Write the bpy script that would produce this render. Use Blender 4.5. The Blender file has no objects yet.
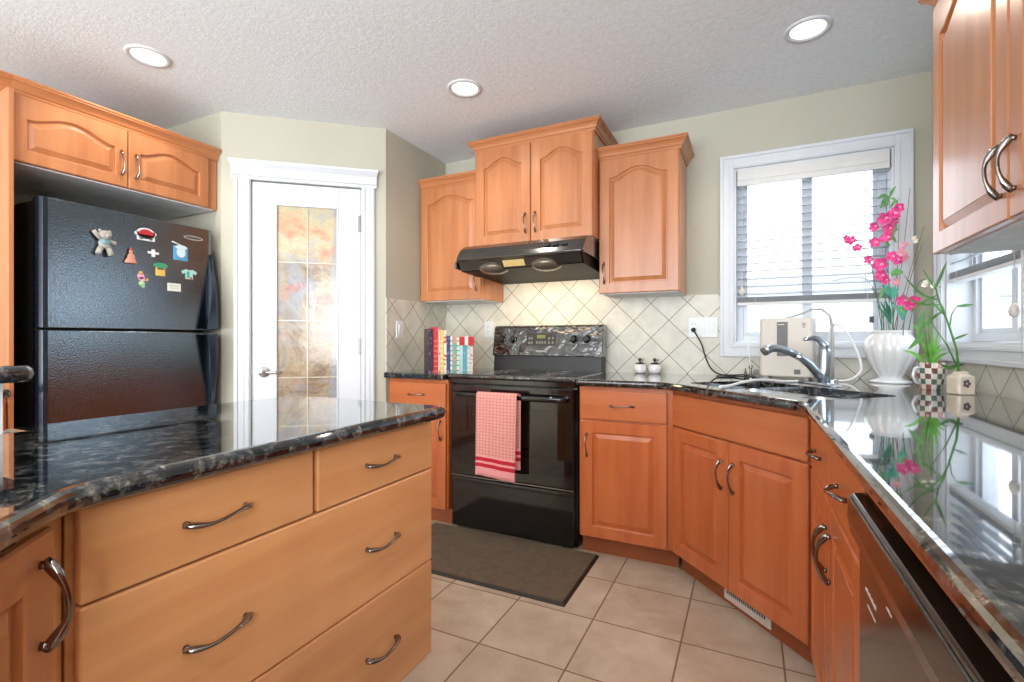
import bpy, bmesh, math, random
from mathutils import Vector, Matrix
random.seed(7)
PI = math.pi
S = bpy.context.scene
COL = S.collection
D = bpy.data

# ------------------------------------------------------------------ camera
cam_d = D.cameras.new('camera')
cam = D.objects.new('camera', cam_d); COL.objects.link(cam)
cam_d.sensor_width = 36.0
cam_d.lens = 485.0 / 1024.0 * 36.0
cam_d.clip_start = 0.02
cam.location = (0, 0, 1.11)
cam.rotation_euler = (math.radians(90), 0, math.radians(26.0))
S.camera = cam

# ------------------------------------------------------------------ colour management
S.view_settings.view_transform = 'Standard'
S.view_settings.look = 'None'
S.view_settings.gamma = 1.0
S.view_settings.use_curve_mapping = False
S.view_settings.exposure = 0.13

# ------------------------------------------------------------------ world (overcast winter sky)
w = D.worlds.new('world'); S.world = w; w.use_nodes = True
wn = w.node_tree.nodes; wl = w.node_tree.links
bg = wn['Background']
bg.inputs['Color'].default_value = (0.86, 0.93, 1.0, 1)
bg.inputs['Strength'].default_value = 4.6

def area(name, loc, rot, sx, sy, power, color=(1, 1, 1), spread=180):
    l = D.lights.new(name, 'AREA'); l.shape = 'RECTANGLE'; l.size = sx; l.size_y = sy
    l.energy = power; l.color = color; l.spread = math.radians(spread)
    o = D.objects.new(name, l); COL.objects.link(o); o.location = loc; o.rotation_euler = rot
    return o
area('island_side_fill', (0.78, -2.0, 1.45), (math.radians(90), 0, math.radians(90)), 2.0, 1.5, 125, (0.93, 0.96, 1.0))  # unseen side fill added to brighten the island front
# unseen fill lights added behind the camera (living-room side)
area('ceiling_fill', (-1.2, -3.33, 0.9), (math.radians(128), 0, 0), 3.2, 0.9, 95, (0.90, 0.95, 1.0))  # upward fill added to brighten the ceiling
area('rear_fill', (-1.2, -3.35, 1.35), (math.radians(90), 0, 0), 3.4, 2.1, 60, (0.93, 0.96, 1.0))  # broad fill added to light the room from the back

# ------------------------------------------------------------------ node helpers
def srgb(r, g, b):
    f = lambda c: ((c/255.0)/12.92 if c/255.0 <= 0.04045 else (((c/255.0)+0.055)/1.055)**2.4)
    return (f(r), f(g), f(b), 1)

class NT:
    def __init__(s, name):
        s.m = D.materials.new(name); s.m.use_nodes = True
        s.n = s.m.node_tree.nodes; s.l = s.m.node_tree.links
        s.b = s.n['Principled BSDF']; s.out = s.n['Material Output']
    def node(s, t, **kw):
        n = s.n.new(t)
        for k, v in kw.items(): setattr(n, k, v)
        return n
    def set(s, node, **kw):
        for k, v in kw.items(): node.inputs[k.replace('_', ' ')].default_value = v
    def link(s, a, b): s.l.new(a, b)
    def coord(s, scale=(1, 1, 1), rot=(0, 0, 0), loc=(0, 0, 0)):
        tc = s.node('ShaderNodeTexCoord'); mp = s.node('ShaderNodeMapping')
        mp.inputs['Scale'].default_value = scale; mp.inputs['Rotation'].default_value = rot
        mp.inputs['Location'].default_value = loc
        s.link(tc.outputs['Object'], mp.inputs['Vector']); return mp.outputs['Vector']
    def noise(s, vec, scale, detail=3, rough=0.5, dist=0.0):
        n = s.node('ShaderNodeTexNoise'); s.link(vec, n.inputs['Vector'])
        n.inputs['Scale'].default_value = scale; n.inputs['Detail'].default_value = detail
        n.inputs['Roughness'].default_value = rough; n.inputs['Distortion'].default_value = dist
        return n.outputs['Fac']
    def ramp(s, fac, stops, interp='LINEAR'):
        r = s.node('ShaderNodeValToRGB'); r.color_ramp.interpolation = interp
        e = r.color_ramp.elements
        while len(e) < len(stops): e.new(0.5)
        for i, (p, c) in enumerate(stops): e[i].position = p; e[i].color = c
        s.link(fac, r.inputs['Fac']); return r.outputs['Color']
    def math(s, op, a, b=None, c=None):
        n = s.node('ShaderNodeMath', operation=op)
        for i, v in enumerate((a, b, c)):
            if v is None: continue
            if isinstance(v, (int, float)): n.inputs[i].default_value = v
            else: s.link(v, n.inputs[i])
        return n.outputs[0]
    def mix(s, fac, a, b, mode='MIX'):
        n = s.node('ShaderNodeMix', data_type='RGBA', blend_type=mode)
        if isinstance(fac, (int, float)): n.inputs[0].default_value = fac
        else: s.link(fac, n.inputs[0])
        for i, v in ((6, a), (7, b)):
            if isinstance(v, tuple): n.inputs[i].default_value = v
            else: s.link(v, n.inputs[i])
        return n.outputs[2]
    def bump(s, h, strength=0.3, dist=0.01):
        n = s.node('ShaderNodeBump'); n.inputs['Strength'].default_value = strength
        n.inputs['Distance'].default_value = dist
        s.link(h, n.inputs['Height']); s.link(n.outputs[0], s.b.inputs['Normal'])

def plain(name, col, rough=0.5, metal=0.0, spec=0.5, coat=0.0, var=0.04, scale=12, emis=None, es=0.0, bump=0.0, bscale=60):
    t = NT(name)
    v = t.coord()
    nz = t.noise(v, scale, 3)
    c2 = tuple(max(0, x*(1-var*3)) for x in col[:3]) + (1,)
    c3 = tuple(min(1, x*(1+var*2)) for x in col[:3]) + (1,)
    t.link(t.ramp(nz, [(0.3, c2), (0.7, c3)]), t.b.inputs['Base Color'])
    t.b.inputs['Roughness'].default_value = rough; t.b.inputs['Metallic'].default_value = metal
    t.b.inputs['Specular IOR Level'].default_value = spec
    t.b.inputs['Coat Weight'].default_value = coat; t.b.inputs['Coat Roughness'].default_value = 0.08
    if emis: t.b.inputs['Emission Color'].default_value = emis; t.b.inputs['Emission Strength'].default_value = es
    if bump: t.bump(t.noise(v, bscale, 3), bump, 0.004)
    return t.m

def wood(name, c1, c2, c3, vertical=True):
    t = NT(name)
    sc = (9, 9, 0.9) if vertical else (0.9, 9, 9)
    v = t.coord(sc)
    tc = t.node('ShaderNodeTexCoord'); oi = t.node('ShaderNodeObjectInfo')
    rnd = oi.outputs['Random']
    grain = t.noise(v, 2.2, 5, 0.5, 0.35)
    blot = t.noise(t.coord((2.2, 2.2, 1.6)), 1.9, 3, 0.5, 0.4)
    col = t.ramp(grain, [(0.25, c1), (0.5, c2), (0.78, c3)])
    dark = tuple(x*0.80 for x in c2[:3]) + (1,)
    col = t.mix(t.math('MULTIPLY', t.ramp(blot, [(0.45, (0, 0, 0, 1)), (0.7, (1, 1, 1, 1))]), 0.34), col, dark)
    val = t.math('ADD', t.math('MULTIPLY', rnd, 0.12), 0.94)
    hs = t.node('ShaderNodeHueSaturation'); t.link(col, hs.inputs['Color']); t.link(val, hs.inputs['Value'])
    t.link(hs.outputs[0], t.b.inputs['Base Color'])
    t.b.inputs['Roughness'].default_value = 0.34
    t.b.inputs['Coat Weight'].default_value = 0.45; t.b.inputs['Coat Roughness'].default_value = 0.2
    t.bump(grain, 0.05, 0.002)
    return t.m

M = {}
M['wood'] = wood('honey_maple', srgb(174, 107, 64), srgb(187, 120, 75), srgb(199, 133, 87))
M['wood_low'] = wood('honey_maple_shade_toned', srgb(182, 92, 46), srgb(194, 103, 54), srgb(204, 117, 66))  # same maple as the wall cabinets; dimmer light put into the colour
M['wood_h'] = wood('honey_maple_horizontal', srgb(174, 107, 64), srgb(187, 120, 75), srgb(199, 133, 87), False)
M['wood_low_h'] = wood('honey_maple_shade_toned_horizontal', srgb(184, 96, 50), srgb(196, 108, 58), srgb(206, 122, 70), False)  # horizontal grain, same shade-toned colour
M['wood_isl'] = wood('honey_maple_lit_toned', srgb(210, 146, 94), srgb(222, 160, 106), srgb(232, 176, 124), False)  # same maple again; brighter light on the island put into the colour
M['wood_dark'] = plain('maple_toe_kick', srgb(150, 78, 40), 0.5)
M['melamine'] = plain('white_cabinet_underside', srgb(232, 235, 236), 0.5)

def granite():
    t = NT('speckled_granite')
    v = t.coord((1, 1, 1))
    a = t.noise(v, 62, 6, 0.72, 0.3)
    b = t.noise(t.coord((1, 1.0, 1), loc=(3, 1, 2)), 30, 4, 0.6, 0.5)
    vo = t.node('ShaderNodeTexVoronoi'); t.link(v, vo.inputs['Vector']); vo.inputs['Scale'].default_value = 110
    c = t.ramp(a, [(0.36, srgb(18, 20, 23)), (0.48, srgb(54, 60, 66)), (0.57, srgb(104, 98, 86)), (0.68, srgb(152, 152, 146))])
    big = t.ramp(b, [(0.46, (0, 0, 0, 1)), (0.58, (1, 1, 1, 1))])
    c = t.mix(t.math('MULTIPLY', big, 0.85), srgb(15, 17, 20), c)
    sp = t.ramp(vo.outputs['Distance'], [(0.02, (1, 1, 1, 1)), (0.13, (0, 0, 0, 1))])
    c = t.mix(t.math('MULTIPLY', sp, 0.5), c, srgb(120, 112, 96))
    t.link(c, t.b.inputs['Base Color'])
    t.b.inputs['Roughness'].default_value = 0.045
    t.b.inputs['Specular IOR Level'].default_value = 0.85
    t.b.inputs['Coat Weight'].default_value = 0.6; t.b.inputs['Coat Roughness'].default_value = 0.02
    return t.m
M['granite'] = granite()
M['grille'] = plain('smoked_grille', srgb(120, 110, 96), 0.22, 0.5, var=0.1, scale=80)

def wallpaint():
    t = NT('sage_wall_paint')
    v = t.coord()
    t.link(t.ramp(t.noise(v, 1.5, 2), [(0.3, srgb(181, 178, 162)), (0.7, srgb(187, 184, 168))]), t.b.inputs['Base Color'])
    t.b.inputs['Roughness'].default_value = 0.75
    t.bump(t.noise(v, 180, 2), 0.08, 0.002)
    return t.m
M['wall'] = wallpaint()

def ceilingm():
    t = NT('knockdown_ceiling')
    v = t.coord()
    t.link(t.ramp(t.noise(v, 40, 3), [(0.3, srgb(228, 234, 240)), (0.7, srgb(238, 243, 248))]), t.b.inputs['Base Color'])
    t.b.inputs['Roughness'].default_value = 0.9
    h = t.ramp(t.noise(v, 75, 4, 0.55, 0.7), [(0.42, (0, 0, 0, 1)), (0.60, (1, 1, 1, 1))])
    t.bump(h, 0.2, 0.006)
    return t.m
M['ceiling'] = ceilingm()

def grid_mask(t, u, v, pitch, half):
    """1 on the grout lines of a square grid"""
    out = None
    for c in (u, v):
        f = t.math('FRACT', t.math('DIVIDE', c, pitch))
        d = t.math('MINIMUM', f, t.math('SUBTRACT', 1.0, f))
        m = t.math('LESS_THAN', t.math('MULTIPLY', d, pitch), half)
        out = m if out is None else t.math('MAXIMUM', out, m)
    return out

def floortile():
    t = NT('beige_floor_tile')
    tc = t.node('ShaderNodeTexCoord'); sp = t.node('ShaderNodeSeparateXYZ'); t.link(tc.outputs['Object'], sp.inputs[0])
    x = t.math('ADD', sp.outputs['X'], 0.224 + 40*0.333); y = t.math('ADD', sp.outputs['Y'], -1.88 + 40*0.333)
    mask = grid_mask(t, x, y, 0.333, 0.0033)
    cell = t.node('ShaderNodeCombineXYZ')
    t.link(t.math('FLOOR', t.math('DIVIDE', x, 0.333)), cell.inputs[0]); t.link(t.math('FLOOR', t.math('DIVIDE', y, 0.333)), cell.inputs[1])
    wn_ = t.node('ShaderNodeTexWhiteNoise', noise_dimensions='3D'); t.link(cell.outputs[0], wn_.inputs['Vector'])
    off = t.node('ShaderNodeVectorMath', operation='ADD'); t.link(tc.outputs['Object'], off.inputs[0])
    sc = t.node('ShaderNodeVectorMath', operation='SCALE'); t.link(wn_.outputs['Color'], sc.inputs[0]); sc.inputs['Scale'].default_value = 7
    t.link(sc.outputs[0], off.inputs[1])
    n1 = t.noise(off.outputs[0], 5.5, 5, 0.6, 0.5)
    col = t.ramp(n1, [(0.28, srgb(176, 156, 134)), (0.5, srgb(197, 179, 158)), (0.72, srgb(212, 197, 178))])
    col = t.mix(t.math('MULTIPLY', wn_.outputs['Value'], 0.18), col, srgb(186, 164, 140))
    t.link(t.mix(mask, col, srgb(132, 110, 88)), t.b.inputs['Base Color'])
    t.link(t.math('ADD', t.math('MULTIPLY', mask, 0.5), 0.33), t.b.inputs['Roughness'])
    t.bump(t.math('SUBTRACT', 1.0, mask), 0.35, 0.004)
    return t.m
M['floor'] = floortile()

def backtile(name, x0, z0):
    t = NT(name)
    tc = t.node('ShaderNodeTexCoord'); sp = t.node('ShaderNodeSeparateXYZ'); t.link(tc.outputs['Object'], sp.inputs[0])
    x = t.math('ADD', sp.outputs['X'], -x0); z = t.math('ADD', sp.outputs['Z'], -z0)
    r = 1/math.sqrt(2)
    P = 0.1507
    u = t.math('ADD', t.math('MULTIPLY', t.math('ADD', x, z), r), 60*P)
    v = t.math('ADD', t.math('MULTIPLY', t.math('SUBTRACT', z, x), r), 60*P)
    mask = grid_mask(t, u, v, P, 0.0019)
    cell = t.node('ShaderNodeCombineXYZ')
    t.link(t.math('FLOOR', t.math('DIVIDE', u, P)), cell.inputs[0]); t.link(t.math('FLOOR', t.math('DIVIDE', v, P)), cell.inputs[1])
    wn_ = t.node('ShaderNodeTexWhiteNoise', noise_dimensions='3D'); t.link(cell.outputs[0], wn_.inputs['Vector'])
    n1 = t.noise(tc.outputs['Object'], 9, 4, 0.6, 0.4)
    col = t.ramp(n1, [(0.3, srgb(196, 192, 178)), (0.55, srgb(212, 208, 194)), (0.75, srgb(222, 218, 206))])
    col = t.mix(t.math('MULTIPLY', wn_.outputs['Value'], 0.3), col, srgb(186, 184, 174))
    t.link(t.mix(mask, col, srgb(112, 102, 88)), t.b.inputs['Base Color'])
    t.b.inputs['Roughness'].default_value = 0.36
    t.bump(t.math('SUBTRACT', 1.0, mask), 0.4, 0.003)
    return t.m

M['white'] = plain('white_trim_paint', srgb(212, 216, 221), 0.4, var=0.005)
M['plastic_white'] = plain('white_plastic', srgb(220, 222, 222), 0.3, var=0.005)
M['blind'] = plain('white_blind_slat', srgb(212, 212, 210), 0.45, var=0.01)
M['slat'] = plain('shaded_white_slat', srgb(140, 144, 148), 0.45, var=0.01)  # white slats; the shading of their lines is painted in as grey
M['chrome'] = plain('brushed_pewter', srgb(144, 138, 134), 0.15, 1.0, var=0.03, scale=40)
M['nickel'] = plain('satin_nickel', srgb(190, 188, 184), 0.25, 1.0, var=0.02)
M['hinge'] = plain('hinge_metal', srgb(150, 150, 150), 0.4, 0.7)
M['steel'] = plain('brushed_steel', srgb(212, 220, 228), 0.36, 1.0, var=0.05, scale=30)
M['faucet'] = plain('brushed_faucet_metal', srgb(186, 196, 206), 0.3, 1.0, var=0.02)
M['black_gloss'] = plain('black_enamel', srgb(16, 14, 13), 0.07, 0, 0.5, coat=0.5)
M['black_glass'] = plain('black_glass', srgb(24, 15, 11), 0.035, 0, 0.6)
M['black_plastic'] = plain('black_plastic', srgb(20, 20, 22), 0.4)
M['dw_black'] = plain('dishwasher_panel_black', srgb(36, 24, 18), 0.18, 0, 0.5, coat=0.4)
M['dark_void'] = plain('shadowed_black_side', srgb(12, 12, 13), 0.8)
def crinkle():
    t = NT('crinkled_black_gloss')
    v = t.coord((1, 1, 1.6))
    t.link(t.ramp(t.noise(v, 20, 3), [(0.3, srgb(10, 9, 9)), (0.7, srgb(18, 16, 16))]), t.b.inputs['Base Color'])
    t.b.inputs['Roughness'].default_value = 0.09; t.b.inputs['Specular IOR Level'].default_value = 0.9
    t.b.inputs['Coat Weight'].default_value = 0.8; t.b.inputs['Coat Roughness'].default_value = 0.05
    t.bump(t.noise(v, 9, 2.5, 0.45, 1.2), 0.55, 0.03)
    return t.m
M['crinkle'] = crinkle()
def fridgem():
    t = NT('pebbled_black_fridge')
    v = t.coord()
    t.link(t.ramp(t.noise(v, 200, 2), [(0.35, srgb(8, 10, 13)), (0.65, srgb(18, 22, 28))]), t.b.inputs['Base Color'])
    t.b.inputs['Roughness'].default_value = 0.12; t.b.inputs['IOR'].default_value = 3.0; t.b.inputs['Specular Tint'].default_value = (0.72, 0.88, 1.0, 1)
    t.bump(t.noise(v, 150, 2, 0.5), 0.5, 0.0015)
    return t.m
M['fridge'] = fridgem()
M['fridge_edge'] = plain('glossy_fridge_edge', srgb(22, 32, 44), 0.26, 0, 0.4, coat=0.1)
M['rubber'] = plain('grey_brown_mat', srgb(102, 88, 72), 0.75, var=0.06, scale=30, bump=0.3, bscale=220)
M['rubber_edge'] = plain('dark_mat_border', srgb(46, 38, 30), 0.6)
M['ceramic'] = plain('white_ceramic', srgb(232, 232, 232), 0.18, 0, 0.5, coat=0.5, var=0.005)
M['cream'] = plain('cream_ceramic', srgb(222, 208, 188), 0.3, coat=0.2)
M['beige_plastic'] = plain('pale_beige_plastic', srgb(216, 208, 198), 0.4, var=0.005)
M['dark_grey'] = plain('dark_grey_window', srgb(92, 88, 88), 0.3)
M['leaf'] = plain('green_leaf', srgb(84, 140, 62), 0.45, var=0.14, scale=25)
M['leaf_bright'] = plain('bright_green_leaf', srgb(120, 186, 78), 0.45, var=0.1, scale=25)
M['leaf_dark'] = plain('deep_green_leaf', srgb(40, 112, 82), 0.45, var=0.12, scale=25)
M['leaf_teal'] = plain('teal_green_leaf', srgb(62, 160, 130), 0.45, var=0.1, scale=25)
M['twig'] = plain('brown_twig', srgb(120, 100, 68), 0.6)
M['pink'] = plain('magenta_petal', srgb(232, 70, 146), 0.5, var=0.14, scale=60)
M['pink_pale'] = plain('pale_pink_petal', srgb(240, 168, 190), 0.5, var=0.08, scale=60)
M['white_petal'] = plain('white_petal', srgb(245, 242, 228), 0.5, var=0.02)
M['yellow'] = plain('yellow_core', srgb(220, 190, 80), 0.5)
M['cable'] = plain('black_cable', srgb(34, 32, 34), 0.5)
M['tube_white'] = plain('white_tube', srgb(236, 236, 236), 0.3, var=0.005)
M['tube_grey'] = plain('grey_hose', srgb(176, 176, 174), 0.35)
M['brass'] = plain('warm_brown_trim', srgb(120, 70, 40), 0.5)

def glassm():
    t = NT('window_pane_glass')
    tr = t.node('ShaderNodeBsdfTransparent'); tr.inputs[0].default_value = (0.97, 0.985, 1, 1)
    gl = t.node('ShaderNodeBsdfGlossy'); gl.inputs['Roughness'].default_value = 0.02
    lw = t.node('ShaderNodeLayerWeight'); lw.inputs[0].default_value = 0.5
    fr = t.math('ADD', t.math('MULTIPLY', t.math('POWER', lw.outputs['Facing'], 5.0), 0.5), 0.03)
    mx = t.node('ShaderNodeMixShader'); t.link(fr, mx.inputs[0]); t.link(tr.outputs[0], mx.inputs[1]); t.link(gl.outputs[0], mx.inputs[2])
    t.link(mx.outputs[0], t.out.inputs['Surface']); return t.m
M['glass'] = glassm()

def pantryglass():
    t = NT('mottled_obscure_glass')
    v = t.coord((1, 1, 1))
    n1 = t.noise(v, 4.2, 5, 0.62, 1.0)
    n2 = t.noise(t.coord((1.0, 1, 2.6), loc=(4, 2, 1)), 3.6, 4, 0.6, 0.6)
    n3 = t.noise(t.coord(loc=(9, 2, 1)), 60, 4, 0.8, 1.0)
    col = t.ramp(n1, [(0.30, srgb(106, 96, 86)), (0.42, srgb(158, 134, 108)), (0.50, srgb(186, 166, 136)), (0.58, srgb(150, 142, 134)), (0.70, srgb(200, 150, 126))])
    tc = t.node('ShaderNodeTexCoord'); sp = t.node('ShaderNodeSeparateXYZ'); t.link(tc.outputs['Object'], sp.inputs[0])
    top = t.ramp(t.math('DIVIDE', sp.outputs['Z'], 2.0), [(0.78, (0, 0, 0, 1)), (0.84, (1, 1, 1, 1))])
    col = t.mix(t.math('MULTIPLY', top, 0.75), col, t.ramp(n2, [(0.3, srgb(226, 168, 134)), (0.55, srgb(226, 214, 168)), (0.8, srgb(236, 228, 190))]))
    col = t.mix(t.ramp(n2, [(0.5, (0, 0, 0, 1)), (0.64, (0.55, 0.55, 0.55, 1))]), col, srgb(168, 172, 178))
    glare = t.noise(t.coord((5, 1, 0.9), loc=(2, 0, 7)), 1.6, 2, 0.5)  # bluish vertical glare streaks painted into the glass colour
    col = t.mix(t.ramp(glare, [(0.50, (0, 0, 0, 1)), (0.60, (0.7, 0.7, 0.7, 1))]), col, srgb(156, 166, 178))
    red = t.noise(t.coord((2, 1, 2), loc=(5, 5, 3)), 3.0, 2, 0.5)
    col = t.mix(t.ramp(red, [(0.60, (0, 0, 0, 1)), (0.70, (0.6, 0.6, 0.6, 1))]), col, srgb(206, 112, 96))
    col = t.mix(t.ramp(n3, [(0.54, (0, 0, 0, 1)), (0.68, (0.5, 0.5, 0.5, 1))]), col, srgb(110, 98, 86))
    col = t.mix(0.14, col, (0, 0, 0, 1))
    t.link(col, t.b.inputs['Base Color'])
    t.b.inputs['Roughness'].default_value = 0.12
    t.bump(t.noise(v, 28, 3, 0.6, 0.8), 0.08, 0.01)
    return t.m
M['pantry_glass'] = pantryglass()
M['lead'] = plain('lead_came', srgb(186, 178, 162), 0.4, 0.5)

def towelm():
    t = NT('red_checked_towel')
    tc = t.node('ShaderNodeTexCoord'); sp = t.node('ShaderNodeSeparateXYZ'); t.link(tc.outputs['UV'], sp.inputs[0])
    u = sp.outputs['X']; v = sp.outputs['Y']
    def wv(c, k): return t.math('GREATER_THAN', t.math('SINE', t.math('MULTIPLY', c, k)), 0.0)
    a = wv(u, 150.0); b = wv(v, 330.0)
    ck = t.math('MULTIPLY', t.math('ADD', a, b), 0.5)
    nz = t.noise(t.coord(), 130, 3, 0.7)
    col = t.ramp(ck, [(0.0, srgb(232, 150, 140)), (0.5, srgb(212, 112, 106)), (1.0, srgb(190, 74, 74))])
    col = t.mix(t.math('MULTIPLY', nz, 0.8), col, srgb(240, 190, 178))
    s1 = t.math('MULTIPLY', t.math('GREATER_THAN', v, 0.055), t.math('LESS_THAN', v, 0.078))
    s2 = t.math('MULTIPLY', t.math('GREATER_THAN', v, 0.092), t.math('LESS_THAN', v, 0.115))
    st = t.math('MAXIMUM', s1, s2)
    base = t.math('LESS_THAN', v, 0.125)
    col = t.mix(base, col, srgb(238, 160, 160))
    col = t.mix(st, col, srgb(196, 32, 52))
    t.link(col, t.b.inputs['Base Color']); t.b.inputs['Roughness'].default_value = 0.95
    t.bump(nz, 0.6, 0.003)
    return t.m
M['towel'] = towelm()

# ------------------------------------------------------------------ mesh builder
class MB:
    def __init__(s): s.bm = bmesh.new()
    def poly(s, pts):
        vs = [s.bm.verts.new(p) for p in pts]; return s.bm.faces.new(vs)
    def box(s, x0, x1, y0, y1, z0, z1, mi=0):
        v = [s.bm.verts.new(p) for p in ((x0,y0,z0),(x1,y0,z0),(x1,y1,z0),(x0,y1,z0),(x0,y0,z1),(x1,y0,z1),(x1,y1,z1),(x0,y1,z1))]
        for f in ((0,3,2,1),(4,5,6,7),(0,1,5,4),(1,2,6,5),(2,3,7,6),(3,0,4,7)):
            fc = s.bm.faces.new([v[i] for i in f]); fc.material_index = mi
        return s
    def prism(s, poly, z0, z1, mi=0):
        a = [s.bm.verts.new((x, y, z0)) for x, y in poly]; b = [s.bm.verts.new((x, y, z1)) for x, y in poly]
        n = len(poly)
        f = s.bm.faces.new(b); f.material_index = mi
        f = s.bm.faces.new(a[::-1]); f.material_index = mi
        for i in range(n):
            f = s.bm.faces.new((a[i], a[(i+1) % n], b[(i+1) % n], b[i])); f.material_index = mi
        return s
    def rings(s, rings, close=True, cap0=True, cap1=True, mi=0):
        R = [[s.bm.verts.new(p) for p in r] for r in rings]
        n = len(R[0])
        for i in range(len(R)-1):
            for j in range(n if close else n-1):
                k = (j+1) % n
                f = s.bm.faces.new((R[i][j], R[i][k], R[i+1][k], R[i+1][j])); f.material_index = mi
        if cap0: f = s.bm.faces.new(R[0][::-1]); f.material_index = mi
        if cap1: f = s.bm.faces.new(R[-1]); f.material_index = mi
        return s
    def lathe(s, prof, seg=24, c=(0, 0, 0), mod=None, cap0=True, cap1=True, mi=0):
        rr = []
        for r, z in prof:
            ring = []
            for k in range(seg):
                a = 2*PI*k/seg
                q = r*(mod(a, z) if mod else 1)
                ring.append((c[0]+q*math.cos(a), c[1]+q*math.sin(a), c[2]+z))
            rr.append(ring)
        return s.rings(rr, True, cap0, cap1, mi)
    def tube(s, pts, rad, seg=8, flat=None, mi=0, caps=True):
        pts = [Vector(p) for p in pts]
        rads = rad if isinstance(rad, (list, tuple)) else [rad]*len(pts)
        rr = []
        up = Vector((0, 0, 1))
        prev = None
        for i, p in enumerate(pts):
            t = (pts[min(i+1, len(pts)-1)] - pts[max(i-1, 0)]).normalized()
            if prev is None:
                a = up if abs(t.dot(up)) < 0.9 else Vector((1, 0, 0))
                n = t.cross(a).normalized()
            else:
                n = (prev - t*prev.dot(t)).normalized()
            prev = n
            b = t.cross(n).normalized()
            ring = []
            for k in range(seg):
                a = 2*PI*k/seg
                r = rads[i]
                fx, fy = (flat or (1, 1))
                ring.append(p + n*(r*fx*math.cos(a)) + b*(r*fy*math.sin(a)))
            rr.append(ring)
        return s.rings(rr, True, caps, caps, mi)
    def sphere(s, c, r, seg=12, rn=8, sc=(1, 1, 1), mi=0):
        rr = []
        for i in range(1, rn):
            ph = PI*i/rn
            rr.append([(c[0]+r*sc[0]*math.sin(ph)*math.cos(2*PI*k/seg), c[1]+r*sc[1]*math.sin(ph)*math.sin(2*PI*k/seg), c[2]-r*sc[2]*math.cos(ph)) for k in range(seg)])
        return s.rings(rr, True, True, True, mi)
    def build(s, name, mats, parent=None, loc=(0, 0, 0), rot=(0, 0, 0), smooth=False, bevel=0.0, bseg=2, bang=40, sub=0):
        bm = s.bm
        bmesh.ops.recalc_face_normals(bm, faces=bm.faces)
        me = D.meshes.new(name); bm.to_mesh(me); bm.free()
        if not isinstance(mats, (list, tuple)): mats = [mats]
        for m in mats: me.materials.append(m)
        if smooth:
            for p in me.polygons: p.use_smooth = True
        o = D.objects.new(name, me); COL.objects.link(o)
        o.location = loc; o.rotation_euler = rot
        if parent: o.parent = parent
        if bevel:
            b = o.modifiers.new('bevel', 'BEVEL'); b.width = bevel; b.segments = bseg
            b.limit_method = 'ANGLE'; b.angle_limit = math.radians(bang)
        if sub:
            q = o.modifiers.new('sub', 'SUBSURF'); q.levels = sub; q.render_levels = sub
        return o

def tag(o, label=None, cat=None, group=None, kind=None):
    if label: o['label'] = label
    if cat: o['category'] = cat
    if group: o['group'] = group
    if kind: o['kind'] = kind
    return o
def thing(name, label, cat, loc=(0, 0, 0), rz=0.0, group=None, kind=None):
    o = D.objects.new(name, None); COL.objects.link(o); o.empty_display_size = 0.05
    o.location = loc; o.rotation_euler = (0, 0, rz)
    return tag(o, label, cat, group, kind)
def copy_tree(o, parent=None):
    c = o.copy(); COL.objects.link(c); c.parent = parent
    for ch in list(o.children): copy_tree(ch, c)
    return c
def apply_boolean(o, cutter):
    b = o.modifiers.new('cut', 'BOOLEAN'); b.operation = 'DIFFERENCE'; b.object = cutter; b.solver = 'EXACT'
    dg = bpy.context.evaluated_depsgraph_get(); dg.update()
    me = D.meshes.new_from_object(o.evaluated_get(dg))
    o.modifiers.clear(); o.data = me
    D.objects.remove(cutter)

# ================================================================== SETTING
YW, XR, XL, XA, ZC = 3.08, 0.82, -3.42, -2.06, 2.45
PA, PB = (-2.765, 1.80), (-2.06, 2.405)
struct = lambda o: tag(o, kind='structure')
b = MB(); b.box(-3.6, 1.0, -3.6, 3.28, -0.1, 0.0); struct(b.build('floor', M['floor']))
b = MB(); b.box(-3.6, 1.0, -3.6, 3.28, ZC, ZC+0.1); struct(b.build('ceiling', M['ceiling']))

def wall_open(b, x0, x1, y0, y1, ox0, ox1, oz0, oz1):
    b.box(x0, ox0, y0, y1, 0, ZC); b.box(ox1, x1, y0, y1, 0, ZC)
    b.box(ox0, ox1, y0, y1, 0, oz0); b.box(ox0, ox1, y0, y1, oz1, ZC)
W1 = (-0.075, 0.667, 1.095, 2.10)   # opening x0,x1,z0,z1
b = MB(); wall_open(b, XA-0.12, XR+0.18, YW, YW+0.18, *W1); struct(b.build('wall_stove', M['wall']))
# right wall built in its own frame: local x = -Y
W2 = (-2.896, -2.154, 1.095, 2.10)
b = MB(); wall_open(b, -YW, 3.6, 0, 0.18, *W2)
struct(b.build('wall_right', M['wall'], loc=(XR, 0, 0), rot=(0, 0, -PI/2)))
b = MB(); b.box(XA-0.12, XA, PB[1], YW, 0, ZC); struct(b.build('wall_alcove', M['wall']))
# diagonal pantry wall in its own frame with a door opening
PL = math.hypot(PB[0]-PA[0], PB[1]-PA[1]); PR = math.atan2(PB[1]-PA[1], PB[0]-PA[0])
b = MB()
b.box(0, 0.15, 0, 0.11, 0, ZC); b.box(0.79, PL, 0, 0.11, 0, ZC); b.box(0.15, 0.79, 0, 0.11, 2.062, ZC)
struct(b.build('wall_pantry', M['wall'], loc=(PA[0], PA[1], 0), rot=(0, 0, PR)))
b = MB(); b.box(XL-0.12, PA[0], PA[1], PA[1]+0.11, 0, ZC); struct(b.build('wall_fridge_recess', M['wall']))
b = MB(); b.box(XL-0.15, XL, -3.6, 1.9, 0, ZC); struct(b.build('wall_left', M['wall']))
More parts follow.
